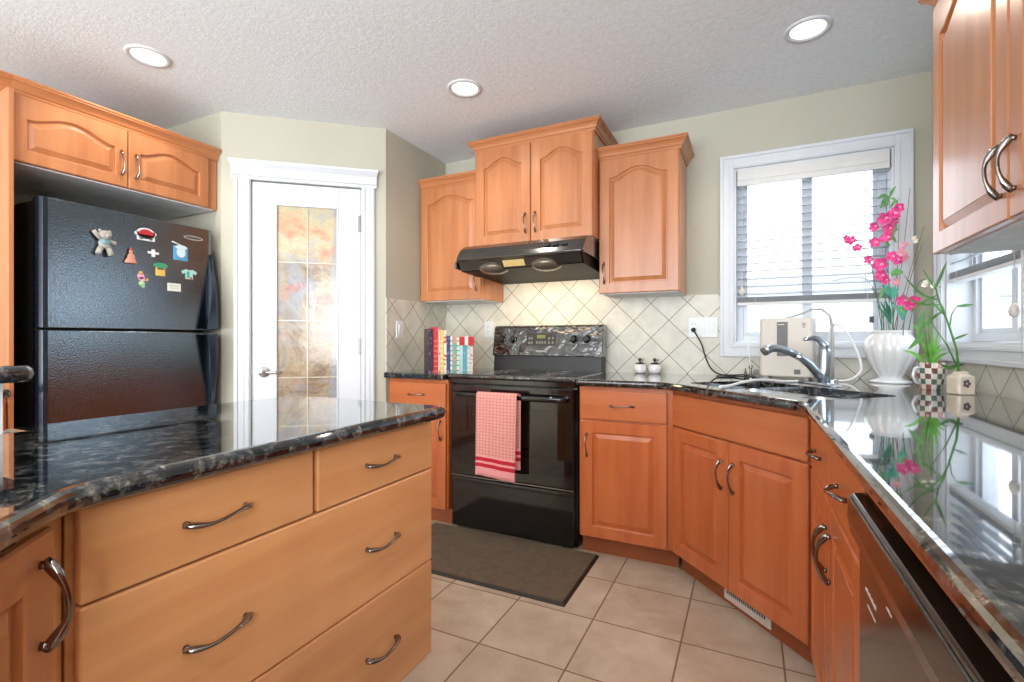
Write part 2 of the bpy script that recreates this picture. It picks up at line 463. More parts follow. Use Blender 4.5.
# back wall (behind the camera) with a wide opening
b = MB(); b.box(-3.6, -3.0, -3.6, -3.45, 0, ZC); b.box(0.6, 1.0, -3.6, -3.45, 0, ZC); b.box(-3.0, 0.6, -3.6, -3.45, 2.45-0.05, ZC)
struct(b.build('wall_back', M['wall']))
# drywall corner closing the pantry interior
b = MB(); b.box(-3.55, -2.18, 2.95, 3.08, 0, ZC); struct(b.build('wall_pantry_rear', M['wall']))

# backsplash tile
b = MB(); b.box(XA, -0.149, YW-0.006, YW, 0.90, 1.383); b.box(-1.60, -0.75, YW-0.006, YW, 1.383, 1.58); b.box(-0.149, XR, YW-0.006, YW, 0.90, 1.022)
struct(b.build('trim_1', backtile('backsplash_tile_rear', -1.182, 1.343)))
b = MB(); b.box(0, YW-PB[1], -0.006, 0, 0.90, 1.383)
struct(b.build('trim_2', backtile('backsplash_tile_alcove', 0.375, 1.236), loc=(XA, PB[1], 0), rot=(0, 0, PI/2)))
b = MB(); b.box(-YW, 0.6, -0.006, 0, 0.90, 1.022)
struct(b.build('trim_3', backtile('backsplash_tile_right', -2.347, 0.908), loc=(XR, 0, 0), rot=(0, 0, -PI/2)))
b = MB(); b.box(XA, XA+0.012, PB[1], PB[1]+0.06, 0, 0.09)
struct(b.build('baseboard_alcove', M['white']))
b = MB(); b.box(0.0, 0.06, -0.014, 0, 0, 0.10); b.box(0.87, PL, -0.014, 0, 0, 0.10)
struct(b.build('baseboard_pantry', M['white'], loc=(PA[0], PA[1], 0), rot=(0, 0, PR)))

# ------------------------------------------------------------------ windows
def make_window(n, loc, rz, ox0, ox1, oz0, oz1):
    r = thing('window_%d' % n, None, None, loc, rz, kind='structure')
    cw = 0.074
    # casing: stepped picture-frame trim
    b = MB()
    def frame(x0, x1, z0, z1, wd, y0, y1):
        b.box(x0, x0+wd, y0, y1, z0, z1); b.box(x1-wd, x1, y0, y1, z0, z1)
        b.box(x0+wd, x1-wd, y0, y1, z1-wd, z1); b.box(x0+wd, x1-wd, y0, y1, z0, z0+wd)
    frame(ox0-cw, ox1+cw, oz0-cw, oz1+cw, cw, -0.018, 0)
    frame(ox0-cw, ox1+cw, oz0-cw, oz1+cw, 0.018, -0.026, -0.018)
    frame(ox0-0.022, ox1+0.022, oz0-0.022, oz1+0.022, 0.016, -0.023, -0.018)
    b.build('casing', M['white'], r, bevel=0.002)
    b = MB()
    frame(ox0-0.001, ox1+0.001, oz0-0.001, oz1+0.001, 0.012, 0.0, 0.18)
    b.build('jamb', M['white'], r)
    b = MB()
    x0, x1, z0, z1 = ox0+0.012, ox1-0.012, oz0+0.012, oz1-0.012
    frame(x0, x1, z0, z1, 0.035, 0.09, 0.16)
    frame(x0+0.035, x1-0.035, z0+0.035, z1-0.035, 0.022, 0.105, 0.15)
    xm = (x0+x1)/2
    b.box(xm-0.025, xm+0.025, 0.10, 0.15, z0+0.035, z1-0.035)
    b.build('sash', M['white'], r, bevel=0.002)
    b = MB(); b.box(x0+0.05, xm-0.02, 0.122, 0.126, z0+0.05, z1-0.05); b.box(xm+0.02, x1-0.05, 0.128, 0.132, z0+0.05, z1-0.05)
    b.build('pane', M['glass'], r)
    b = MB(); b.box(x1-0.075, x1-0.055, 0.085, 0.105, z0+0.10, z0+0.135)
    b.build('latch', M['dark_grey'], r)
    return r
make_window(1, (0, YW, 0), 0, *W1)
make_window(2, (XR, 0, 0), -PI/2, *W2)

def make_blind(label, loc, rz, x0, x1, ztop, zbot, dy, cordx, cord_z):
    r = thing('window_blind', label, 'blind', loc, rz)
    b = MB(); b.box(x0-0.006, x1+0.006, dy-0.036, dy-0.028, ztop-0.092, ztop); b.box(x0-0.006, x0+0.002, dy-0.036, dy+0.02, ztop-0.092, ztop)
    b.box(x1-0.002, x1+0.006, dy-0.036, dy+0.02, ztop-0.092, ztop); b.box(x0, x1, dy-0.04, dy-0.034, ztop-0.062, ztop-0.03)
    b.build('valance', M['blind'], r, bevel=0.002)
    b = MB(); b.box(x0, x1, dy-0.026, dy+0.026, ztop-0.045, ztop); b.build('headrail', M['blind'], r)
    b = MB()
    z = ztop-0.10
    tilt = 0.30
    while z > zbot+0.05:
        dz = 0.024*math.sin(tilt); dyy = 0.024*math.cos(tilt)
        b.prism([(x0, dy-dyy), (x1, dy-dyy), (x1, dy+dyy), (x0, dy+dyy)], z-0.0018, z+0.0018)
        b.bm.verts.ensure_lookup_table()
        for v in b.bm.verts[-8:]:
            v.co.z += (v.co.y-dy)/0.024*dz
        z -= 0.0435
    for k in range(7):
        b.box(x0, x1, dy-0.024+random.uniform(-.002, .002), dy+0.024, zbot+0.018+k*0.0042, zbot+0.0205+k*0.0042)
    b.build('slats', M['slat'], r)
    b = MB(); b.box(x0, x1, dy-0.026, dy+0.026, zbot, zbot+0.016); b.build('bottom_rail', M['blind'], r, bevel=0.003)
    for fx in (0.13, 0.87):
        x = x0+(x1-x0)*fx
        for yy in (dy-0.027, dy+0.027):
            b = MB(); b.box(x-0.0012, x+0.0012, yy-0.0008, yy+0.0008, zbot, ztop-0.05)
            b.build('ladder_cord', M['blind'], r)
    b = MB(); b.tube([(cordx, dy-0.042, ztop-0.05), (cordx+0.002, dy-0.043, (ztop+cord_z)/2), (cordx, dy-0.042, cord_z)], 0.0012, 5)
    c = b.build('pull_cord', M['blind'], r)
    b = MB(); b.lathe([(0.003, 0.0), (0.012, -0.012), (0.016, -0.03), (0.012, -0.044), (0.004, -0.05)], 12, (cordx, dy-0.042, cord_z))
    b.build('tassel', M['beige_plastic'], c, smooth=True)
    return r
make_blind('white slatted blind over the window behind the faucet', (0, YW, 0), 0, -0.058, 0.650, 2.09, 1.315, 0.032, -0.035, 1.42)
make_blind('white slatted blind over the side window under the right wall cabinet', (XR, 0, 0), -PI/2, -2.879, -2.171, 2.09, 1.375, 0.032, -2.225, 1.24)

# ------------------------------------------------------------------ pantry door
dr = thing('door_1', None, None, (PA[0], PA[1], 0), PR, kind='structure')
b = MB()
cx0, cx1 = 0.068, 0.862
for a, c in ((cx0, 0.158), (0.782, cx1)):
    b.box(a, c, -0.018, 0, 0, 2.065)
    b.box(a+0.006, a+0.022, -0.026, -0.018, 0, 2.065); b.box(c-0.022, c-0.006, -0.026, -0.018, 0, 2.065)
    b.box((a+c)/2-0.012, (a+c)/2+0.012, -0.022, -0.018, 0, 2.065)
b.build('casing', M['white'], dr, bevel=0.002)
b = MB()
prof = [(0.0, 2.062), (-0.022, 2.062), (-0.022, 2.078), (-0.030, 2.082), (-0.022, 2.086), (-0.022, 2.130), (-0.034, 2.142), (-0.048, 2.158), (-0.050, 2.168), (0.0, 2.168)]
r0 = [(cx0-0.004-(-y)*0.35, y, z) for y, z in prof]; r1 = [(cx1+0.004+(-y)*0.35, y, z) for y, z in prof]
b.rings([r0, r1]); b.build('header', M['white'], dr)
b = MB()
dx0, dx1 = 0.162, 0.778
gx0, gx1, gz0, gz1 = 0.287, 0.646, 0.19, 1.934
Y0, Y1 = 0.002, 0.038
b.box(dx0, gx0, Y0, Y1, 0.01, 2.056); b.box(gx1, dx1, Y0, Y1, 0.01, 2.056)
b.box(gx0, gx1, Y0, Y1, gz1, 2.056); b.box(gx0, gx1, Y0, Y1, 0.01, gz0)
leaf = b.build('door_leaf', M['white'], dr, bevel=0.003)
b = MB()
for x0, x1, z0, z1 in ((gx0, gx0+0.01, gz0, gz1), (gx1-0.01, gx1, gz0, gz1), (gx0, gx1, gz1-0.01, gz1), (gx0, gx1, gz0, gz0+0.01)):
    b.box(x0, x1, Y0-0.003, Y1, z0, z1)
b.build('glazing_bead', M['white'], leaf, bevel=0.002)
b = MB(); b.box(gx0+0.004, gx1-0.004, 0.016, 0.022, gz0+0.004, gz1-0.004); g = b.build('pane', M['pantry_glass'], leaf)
b = MB()
xm = (gx0+gx1)/2
b.box(xm-0.0025, xm+0.0025, 0.011, 0.016, gz0, gz1)
for z in (1.586, 1.2335, 0.888, 0.538): b.box(gx0, gx1, 0.011, 0.016, z-0.0025, z+0.0025)
b.build('came', M['lead'], g)
b = MB(); b.lathe([(0.032, 0), (0.032, 0.006), (0.012, 0.010), (0.010, 0.035), (0.0, 0.036)], 20)
h = b.build('handle_rose', M['nickel'], leaf, loc=(0.228, Y0, 0.925), rot=(PI/2, 0, 0), smooth=True, bevel=0.001)
b = MB(); b.tube([(0.228, -0.03, 0.925), (0.25, -0.045, 0.925), (0.29, -0.048, 0.923), (0.335, -0.045, 0.922)], [0.009, 0.009, 0.0075, 0.006], 10)
b.build('lever', M['nickel'], leaf, smooth=True)
for z in (1.84, 1.075, 0.25):
    b = MB(); b.box(0.760, 0.779, -0.002, 0.004, z-0.05, z+0.05); b.tube([(0.777, -0.008, z-0.05), (0.777, -0.008, z+0.05)], 0.007, 8)
    b.build('hinge', M['hinge'], dr)
b = MB(); b.box(0.154, 0.163, -0.004, 0.004, 0.91, 0.955); b.build('strike_plate', M['nickel'], dr)

# ================================================================== CABINET KIT
def inner_loop(w, h, m, inset, arch, K=22):
    """closed loop (x,z): bottom-left, bottom-right, then along the top right->left"""
    a = m+inset
    x0, x1, z0 = a, w-a, a
    zs = h - m - inset - (arch if arch else 0)
    pts = [(x0, z0), (x1, z0)]
    for i in range(K+1):
        t = i/K
        x = x1 + (x0-x1)*t
        if arch:
            v = abs(2*t-1)
            sh = 0.0 if v > 0.92 else (0.5*(1+math.cos(PI*v/0.92)))**0.72
            z = zs + arch*sh
        else: z = zs
        pts.append((x, z))
    return pts
def outer_loop(w, h, m, e, K=22):
    pts = [(e, e), (w-e, e)]
    for i in range(K+1):
        t = i/K
        pts.append((w-e + (2*e-w)*t, h-e))
    return pts
def panel_door(parent, x, z, w, h, y=0.0, m=0.062, arch=0.0, t=0.02, mat='wood', name='door'):
    b = MB()
    def ring(p, yy): return [(q[0], yy, q[1]) for q in p]
    rs = [ring(outer_loop(w, h, m, 0.0), 0.0), ring(outer_loop(w, h, m, 0.0), -t+0.004), ring(outer_loop(w, h, m, 0.004), -t),
          ring(inner_loop(w, h, m, 0.0, arch), -t), ring(inner_loop(w, h, m, 0.003, arch), -t+0.002), ring(inner_loop(w, h, m, 0.0045, arch), -t+0.012),
          ring(inner_loop(w, h, m, 0.010, arch), -t+0.012), ring(inner_loop(w, h, m, 0.030, arch), -t+0.003), ring(inner_loop(w, h, m, 0.0305, arch), -t+0.001)]
    b.rings(rs)
    return b.build(name, M[mat], parent, loc=(x, y, z))
def slab_front(parent, x, z, w, h, y=0.0, t=0.02, mat='wood_h', name='drawer'):
    b = MB(); b.box(0, w, -t, 0, 0, h)
    return b.build(name, M[mat], parent, loc=(x, y, z), bevel=0.004, bseg=2)
_hm = {}
def handle(parent, x, z, vertical=False, L=0.122, y=-0.02, big=1.0):
    if 'm' not in _hm:
        b = MB(); n = 18; pts = []; rad = []
        for i in range(n+1):
            t = i/n; s_ = (t-0.5)*2
            px = s_*0.0605
            py = -0.004 - 0.026*(1-abs(s_)**2.4)
            pz = 0.0035*math.sin(s_*PI)
            pts.append((px, py, pz)); rad.append(0.0034+0.0034*math.exp(-((abs(s_)-0.80)/0.26)**2))
        b.tube(pts, rad, 10, flat=(1.25, 0.8))
        for s_ in (-1, 1):
            b.tube([(s_*0.0545, 0.0, 0), (s_*0.0545, -0.009, 0)], [0.006, 0.005], 8)
        o = b.build('handle', M['chrome'], None, smooth=True)
        _hm['m'] = o.data; D.objects.remove(o)
    o = D.objects.new('handle', _hm['m']); COL.objects.link(o); o.parent = parent
    o.location = (x, y, z); o.rotation_euler = (0, PI/2 if vertical else 0, 0)
    o.scale = (big, big, big)
    return o
def crown(parent, x0, x1, y0, y1, z, left=True, right=True, s=1.0, mat='wood_h'):
    """moulding around front (y0) and the exposed ends; y1 = wall side"""
    prof = [(0.0, 0.0), (0.006, 0.0), (0.009, 0.006), (0.009, 0.013), (0.015, 0.018), (0.021, 0.030), (0.031, 0.042), (0.040, 0.047), (0.040, 0.053), (0.045, 0.056), (0.045, 0.064), (0.0, 0.064)]
    b = MB(); rings = []
    if left: rings.append([(x0-o*s, y1, z+h*s) for o, h in prof])
    rings.append([(x0-(o*s if left else 0), y0-o*s, z+h*s) for o, h in prof])
    rings.append([(x1+(o*s if right else 0), y0-o*s, z+h*s) for o, h in prof])
    if right: rings.append([(x1+o*s, y1, z+h*s) for o, h in prof])
    b.rings(rings)
    b.box(x0, x1, y0+0.0005, y1, z+0.064*s-0.01, z+0.064*s)
    return b.build('crown_moulding', M[mat], parent)

def wall_cab(label, loc, rz, w, d, h, doors, crown_lr=(True, True), cs=1.0, arch=0.05, m=0.058, handles=(), group=None, mat='wood', sides=0.0):
    """origin = lower-left front corner of the face frame; local y+ goes to the wall"""
    r = thing('wall_cabinet', label, 'cabinet', loc, rz, group)
    b = MB(); b.box(0, w, 0, d, 0.003, h); body = b.build('body', M[mat], r, bevel=0.0015)
    b = MB(); b.box(0.012, w-0.012, 0.012, d-0.004, -0.0015, 0.003); b.build('underside', M['melamine'], r)
    for (dx, dw, hs) in doors:
        dd = panel_door(r, dx, 0.002, dw, h-0.004, m=m, arch=arch, mat=mat)
        if hs: handle(dd, (dw-0.03 if hs == 'R' else 0.03), 0.115, True)
    if crown_lr is not None: crown(r, 0, w, 0, d, h, crown_lr[0], crown_lr[1], cs)
    return r

# ---- wall cabinets
wall_cab('tall maple wall cabinet with two arched doors above the range hood', (-1.555, 2.67, 1.70), 0, 0.770, 0.408, 0.60,
         [(0.004, 0.379, 'R'), (0.387, 0.379, 'L')], (True, True), 0.98)
wall_cab('single-door maple wall cabinet right of the range hood', (-0.783, 2.77, 1.382), 0, 0.448, 0.308, 0.775,
         [(0.004, 0.440, 'L')], (False, True), 1.0)
wall_cab('single-door maple wall cabinet left of the range hood above the books', (-2.054, 2.77, 1.382), 0, 0.488, 0.308, 0.775,
         [(0.004, 0.480, 'R')], (False, False), 1.0)
wall_cab('two-door maple wall cabinet over the side window at right edge', (0.541, 1.958, 1.38), -PI/2, 1.0, 0.288, 0.775,
         [(0.004, 0.493, 'R'), (0.503, 0.493, 'L')], (True, True), 1.0)
wall_cab('maple wall cabinet above the black refrigerator', (-2.80, 0.9025, 1.872), PI/2, 0.893, 0.60, 0.288,
         [(0.004, 0.427, 'R'), (0.435, 0.400, 'L')], (False, False), 1.0, arch=0.045, m=0.05)
# extra crown over the tall refrigerator panel
r = thing('refrigerator_side_panel', 'full-height maple panel left of the refrigerator', 'panel', (-2.735, 0.8835, 0), PI/2)
b = MB(); b.box(0, 0.018, 0, 0.675, 0, 2.157); b.build('panel', M['wood'], r, bevel=0.002)
crown(r, 0, 0.018, 0.065, 0.675, 2.1575, True, False, 1.0)

# ---- base cabinets
def base_frame(r, w, d, x0=0.0, tk=(0, 0)):
    b = MB(); b.box(x0, x0+w, 0, 0.02, 0.10, 0.878); b.box(x0, x0+0.018, 0.02, d, 0.10, 0.878); b.box(x0+w-0.018, x0+w, 0.02, d, 0.10, 0.878)
    b.box(x0+0.018, x0+w-0.018, 0.02, d, 0.10, 0.118)
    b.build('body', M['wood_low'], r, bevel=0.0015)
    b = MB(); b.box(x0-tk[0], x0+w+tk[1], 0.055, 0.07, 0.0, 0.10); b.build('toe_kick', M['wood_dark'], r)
def base_cab(label, loc, rz, w, d, cols, group=None, zd=0.706, ztop=0.858, zb=0.104, tk=(0, 0)):
    r = thing('base_cabinet', label, 'cabinet', loc, rz, group)
    base_frame(r, w, d, tk=tk)
    for (x, cw, dside, has_drawer, dh) in cols:
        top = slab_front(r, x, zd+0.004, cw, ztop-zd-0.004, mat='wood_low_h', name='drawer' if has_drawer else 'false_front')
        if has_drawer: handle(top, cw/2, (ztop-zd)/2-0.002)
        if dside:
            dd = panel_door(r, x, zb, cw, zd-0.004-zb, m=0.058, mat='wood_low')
            handle(dd, (0.032 if dside == 'L' else cw-0.032), zd-zb-0.13, True)
    return r
base_cab('base cabinet with drawer and door left of the stove under the books', (-2.056, 2.435, 0), 0, 0.446, 0.62, [(0.014, 0.424, 'R', True, 0)])
base_cab('base cabinet with drawer and door between the stove and the corner sink', (-0.794, 2.435, 0), 0, 0.470, 0.62, [(0.014, 0.428, 'L', True, 0)], tk=(0, 0.018))

# diagonal sink base
SA = Vector((-0.320, 2.433)); SB = Vector((0.196, 1.868)); sd = SB-SA; SLn = sd.length; SR = math.atan2(sd.y, sd.x)
r = thing('sink_base_cabinet', 'angled corner sink cabinet with two doors and a blank top panel', 'cabinet', (SA.x, SA.y, 0), SR)
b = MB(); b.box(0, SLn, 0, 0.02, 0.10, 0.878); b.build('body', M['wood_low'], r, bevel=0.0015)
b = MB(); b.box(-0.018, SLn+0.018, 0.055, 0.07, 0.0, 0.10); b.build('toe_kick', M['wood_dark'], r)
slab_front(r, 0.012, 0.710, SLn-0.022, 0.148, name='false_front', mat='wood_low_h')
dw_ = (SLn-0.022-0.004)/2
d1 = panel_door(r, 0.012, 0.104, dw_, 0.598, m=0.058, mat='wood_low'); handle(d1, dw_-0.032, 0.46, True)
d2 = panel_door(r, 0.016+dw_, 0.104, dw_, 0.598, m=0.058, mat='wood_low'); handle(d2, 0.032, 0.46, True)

# vent register in the sink toe kick
r = thing('floor_register', 'beige slotted heat register in the toe kick under the sink cabinet', 'vent', (SA.x, SA.y, 0), SR)
b = MB(); b.box(0.285, 0.533, 0.046, 0.0545, 0.018, 0.112); b.build('faceplate', M['beige_plastic'], r, bevel=0.002)
b = MB()
for k in range(18): b.box(0.302+k*0.0118, 0.308+k*0.0118, 0.0445, 0.0462, 0.045, 0.100)
b.build('slots', M['dark_grey'], r)

# right run: two drawers over two doors
base_cab('base cabinet with two drawers and two doors between the sink and the dishwasher', (0.20, 1.838, 0), -PI/2, 0.80, 0.60,
         [(0.012, 0.386, 'R', True, 0), (0.402, 0.386, 'L', True, 0)], tk=(0.02, 0))
base_cab('base cabinet near the camera past the dishwasher', (0.20, 0.42, 0), -PI/2, 1.0, 0.60,
         [(0.012, 0.484, 'R', True, 0), (0.504, 0.484, 'L', True, 0)])
# left wall counter run, left of the refrigerator panel
r = base_cab('base cabinet along the left wall beside the tall panel', (-2.74, -0.04, 0), PI/2, 0.92, 0.60,
         [(0.012, 0.444, 'R', True, 0), (0.464, 0.444, 'L', True, 0)])

# ================================================================== COUNTERTOPS
def countertop(name, label, poly, z0=0.878, z1=0.914, bev=0.0155, mat='granite', cutter=None):
    b = MB(); b.prism(poly, z0, z1)
    o = b.build(name, M[mat], None, bevel=bev, bseg=4, bang=60)
    if cutter: apply_boolean(o, cutter)
    for p in o.data.polygons: p.use_smooth = False
    tag(o, label, 'countertop')
    return o
# sink cut-out, centred on the diagonal axis
SC = Vector((0.115, 2.285)); SROT = SR
def rrect(cx, cy, hx, hy, rad, n=6):
    pts = []
    for qx, qy, a0 in ((1, 1, 0), (-1, 1, 90), (-1, -1, 180), (1, -1, 270)):
        for i in range(n+1):
            a = math.radians(a0+90*i/n)
            pts.append((cx+qx*(hx-rad)+rad*math.cos(a), cy+qy*(hy-rad)+rad*math.sin(a)))
    return pts
b = MB(); b.prism(rrect(0, 0, 0.355, 0.195, 0.06), -0.1, 0.1)
cut = b.build('cutter', M['steel'], None, loc=(SC.x, SC.y, 0.90), rot=(0, 0, SROT))
def fillet(pts, idx, rad, n=5):
    out = []
    N = len(pts)
    for i, p in enumerate(pts):
        if i not in idx: out.append(p); continue
        P = Vector(p); A = (Vector(pts[i-1])-P); B = (Vector(pts[(i+1) % N])-P)
        r_ = rad
        a = P+A.normalized()*r_; c = P+B.normalized()*r_
        for k in range(n+1):
            t = k/n
            q = a*(1-t)**2+P*2*t*(1-t)+c*t*t
            out.append((q.x, q.y))
    return out
cp = [(-0.802, YW-0.006), (-0.802, 2.382), (-0.368, 2.382), (0.155, 1.815), (0.155, -0.58), (XR-0.006, -0.58), (XR-0.006, YW-0.006)]
countertop('countertop', 'dark granite countertop wrapping the corner sink and running along the right wall', fillet(cp, {2, 3}, 0.05), cutter=cut)
countertop('countertop', 'short dark granite countertop under the books left of the stove', [(XA+0.006, YW-0.006), (XA+0.006, 2.408), (XA-0.006, 2.400), (XA-0.006, 2.388), (-1.618, 2.388), (-1.618, YW-0.006)])
countertop('countertop', 'dark granite counter end on the left wall beside the tall panel', [(-3.42, -0.1), (-2.692, -0.1), (-2.692, 0.882), (-3.42, 0.882)])

# sink
r = thing('kitchen_sink', 'stainless double-bowl undermount sink in the corner', 'sink', (SC.x, SC.y, 0.878), SROT)
b = MB()
def bowl(b, cx, hx, hy, dp):
    def rg(hx_, hy_, rad, z): return [(x, y, z) for x, y in rrect(cx, 0, hx_, hy_, rad)]
    b.rings([rg(hx, hy, 0.05, -0.001), rg(hx-0.004, hy-0.004, 0.05, -0.02), rg(hx-0.010, hy-0.010, 0.05, -dp+0.03), rg(hx-0.03, hy-0.03, 0.04, -dp), rg(0.045, 0.045, 0.04, -dp-0.004)], True, False, True)
    b.rings([rg(hx, hy, 0.05, -0.001), rg(hx+0.004, hy+0.004, 0.05, -0.001), rg(hx+0.001, hy+0.001, 0.05, -dp), rg(0.05, 0.05, 0.04, -dp-0.008)], True, False, True)
bowl(b, -0.182, 0.172, 0.193, 0.19); bowl(b, 0.182, 0.172, 0.193, 0.19)
b.box(-0.012, 0.012, -0.19, 0.19, -0.02, -0.002)
b.build('bowls', M['steel'], r, smooth=True)
for cx in (-0.182, 0.182):
    b = MB(); b.lathe([(0.04, -0.186), (0.04, -0.188), (0.02, -0.189), (0.0, -0.187)], 20, (cx, 0, 0)); b.build('drain', M['chrome'], r, smooth=True)

# ================================================================== STOVE
SX0, SX1 = -1.604, -0.815
SWd = SX1-SX0
r = thing('stove', 'black freestanding electric stove with a dish towel on its door', 'stove', (SX0, 2.446, 0), -0.012)
b = MB(); b.box(0, SWd, 0.03, 0.612, 0.012, 0.895); b.box(0.02, SWd-0.02, 0.05, 0.55, 0.0, 0.012); b.build('body', M['black_gloss'], r, bevel=0.003)
b = MB(); b.box(-0.006, SWd+0.006, -0.028, 0.50, 0.893, 0.918); b.build('cooktop', M['crinkle'], r, bevel=0.008, bseg=3)
b = MB(); b.box(0, SWd, -0.012, 0.03, 0.862, 0.893); b.build('vent_trim', M['black_gloss'], r, bevel=0.004)
for (x, y, rr) in ((0.20, 0.13, 0.105), (0.58, 0.13, 0.085), (0.20, 0.37, 0.085), (0.58, 0.37, 0.105)):
    b = MB()
    b.lathe([(rr, 0.0), (rr, 0.0012), (rr-0.006, 0.0012), (rr-0.006, 0.0)], 36, (x, y, 0.918), cap0=False, cap1=False)
    b.lathe([(rr*0.6, 0.0), (rr*0.6, 0.0008), (rr*0.6-0.003, 0.0008), (rr*0.6-0.003, 0.0)], 36, (x, y, 0.918), cap0=False, cap1=False)
    b.build('burner', M['dark_grey'], r)
dO = slab_front(r, 0.012, 0.325, SWd-0.024, 0.530, y=0.028, t=0.035, mat='black_gloss', name='oven_door')
b = MB(); b.box(0.045, SWd-0.069, -0.0365, -0.034, 0.06, 0.41); b.build('door_glass', M['black_glass'], dO, bevel=0.001)
b = MB()
hp = [(0.035, -0.036, 0.475), (0.04, -0.065, 0.475)] + [(0.06+(SWd-0.144)*i/10, -0.078-0.006*math.sin(PI*i/10), 0.475) for i in range(11)] + [(SWd-0.064, -0.065, 0.475), (SWd-0.059, -0.036, 0.475)]
b.tube(hp, 0.014, 12, flat=(0.7, 1.1)); b.build('handle', M['black_gloss'], dO, smooth=True)
dD = slab_front(r, 0.012, 0.018, SWd-0.024, 0.292, y=0.028, t=0.028, mat='black_gloss', name='drawer')
b = MB(); b.box(0.0, SWd-0.024, -0.040, -0.026, 0.269, 0.292); b.build('drawer_lip', M['black_gloss'], dD, bevel=0.005, bseg=3)
b = MB(); b.box(0.012, SWd-0.012, 0.002, 0.006, 0.313, 0.3195); b.build('steel_strip', M['chrome'], r)
# back guard
b = MB()
pr = [(0.50, 0.918), (0.512, 0.918), (0.518, 1.005), (0.50, 1.005)]
b.rings([[(0.012, y, z) for y, z in [(0.515, 0.90), (0.612, 0.90), (0.612, 1.02), (0.525, 1.02)]], [(SWd-0.012, y, z) for y, z in [(0.515, 0.90), (0.612, 0.90), (0.612, 1.02), (0.525, 1.02)]]])
bgd = b.build('back_guard', M['black_plastic'], r, bevel=0.004)
b = MB()
pf = [(0.506, 1.010), (0.612, 1.010), (0.612, 1.20), (0.600, 1.214), (0.555, 1.214), (0.540, 1.204)]
b.rings([[(0.006, y, z) for y, z in pf], [(SWd-0.006, y, z) for y, z in pf]])
cpn = b.build('control_panel', M['crinkle'], r, bevel=0.006, bseg=3)
def on_panel(z): return 0.506 + (z-1.010)/(0.194)*0.034
ang = math.atan2(0.034, 0.194)
for kx in (0.075, 0.158, 0.592, 0.680):
    zc = 1.122
    b = MB(); b.lathe([(0.026, 0), (0.025, 0.006), (0.019, 0.009), (0.017, 0.024), (0.014, 0.027), (0.0, 0.027)], 20)
    b.box(-0.0035, 0.0035, -0.019, 0.019, 0.02, 0.033)
    b.build('knob', M['black_gloss'], cpn, loc=(kx, on_panel(zc)-0.001, zc), rot=(PI/2-ang, 0, 0), bevel=0.001)
b = MB(); b.box(-0.105, 0.105, -0.001, 0.002, -0.042, 0.042)
ov = b.build('clock_overlay', plain('dark_overlay', srgb(46, 42, 40), 0.2), cpn, loc=(0.365, on_panel(1.12)-0.001, 1.12), rot=(-ang, 0, 0))
b = MB(); b.box(-0.03, 0.03, -0.0025, 0.0, 0.008, 0.030)
b.build('display', plain('green_display', srgb(96, 110, 48), 0.3, emis=srgb(150, 165, 60), es=0.12), ov)
M['button'] = plain('grey_buttons', srgb(112, 110, 106), 0.4)
for i in range(4):
    for j in range(2):
        x = (-0.09, -0.072, 0.052, 0.078)[i]
        b = MB(); b.box(x, x+0.011, -0.0025, 0.0, -0.03+j*0.03, -0.014+j*0.03); b.build('button', M['button'], ov)
for i in range(4):
    b = MB(); b.box(-0.034+i*0.019, -0.022+i*0.019, -0.0025, 0.0, -0.028, -0.012); b.build('button', M['button'], ov)
def text_obj(txt, size, mat, parent, loc, rot, name='lettering', depth=0.0004):
    c = D.curves.new(name, 'FONT'); c.body = txt; c.size = size; c.extrude = depth; c.align_x = 'CENTER'; c.align_y = 'CENTER'
    o = D.objects.new(name, c); COL.objects.link(o)
    dg = bpy.context.evaluated_depsgraph_get(); dg.update()
    me = D.meshes.new_from_object(o.evaluated_get(dg)); D.objects.remove(o)
    me.materials.clear(); me.materials.append(mat)
    o = D.objects.new(name, me); COL.objects.link(o); o.parent = parent; o.location = loc; o.rotation_euler = rot
    return o
M['print'] = plain('pale_print', srgb(214, 212, 206), 0.4)
text_obj('FRIGIDAIRE', 0.016, M['print'], cpn, (0.372, on_panel(1.042)-0.002, 1.042), (PI/2-ang, 0, 0))

# towel over the oven door handle
r_t = thing('dish_towel', 'red and white checked dish towel hung over the oven door handle', 'towel', (-1.262, 2.368, 0.810))
nu, nv = 14, 46
bm = bmesh.new(); uvl = None
front, back = 0.448, 0.40
tot = front+back+0.05
grid = []
for j in range(nv+1):
    s_ = j/nv*tot
    row = []
    for i in range(nu+1):
        u = i/nu
        x = (u-0.5)*0.250
        if s_ < front: z = -(front-s_)+0.0; y = -0.018; k = (front-s_)/front
        elif s_ < front+0.05:
            a = (s_-front)/0.05*PI; z = 0.0+0.017*math.sin(a)*1.0; y = -0.018*math.cos(a); k = 0
        else: z = -(s_-front-0.05); y = 0.018; k = (s_-front-0.05)/back
        side = -1 if y < 0 else 1
        x2 = x - 0.008*k*(1 if side < 0 else 0.1)
        yy = y - side*-0.0 + (0.004*math.sin(u*9+1.3)*k + 0.003*math.sin(u*17)*k)*(1 if side < 0 else 0.6)
        if side > 0: yy = min(yy, 0.019); x2 += 0.008
        zz = z + 0.004*math.sin(u*6)*k - (0.010*u*k if side < 0 else -0.0)
        row.append(bm.verts.new((x2, yy, zz)))
    grid.append(row)
uvl = bm.loops.layers.uv.new('UVMap')
for j in range(nv):
    for i in range(nu):
        f = bm.faces.new((grid[j][i], grid[j][i+1], grid[j+1][i+1], grid[j+1][i])); f.smooth = True
        for lp, (a, c) in zip(f.loops, ((i, j), (i+1, j), (i+1, j+1), (i, j+1))): lp[uvl].uv = (a/nu*0.5, c/nv if c/nv < 0.6 else 1-c/nv)
me = D.meshes.new('cloth'); bm.to_mesh(me); bm.free(); me.materials.append(M['towel'])
o = D.objects.new('cloth', me); COL.objects.link(o); o.parent = r_t
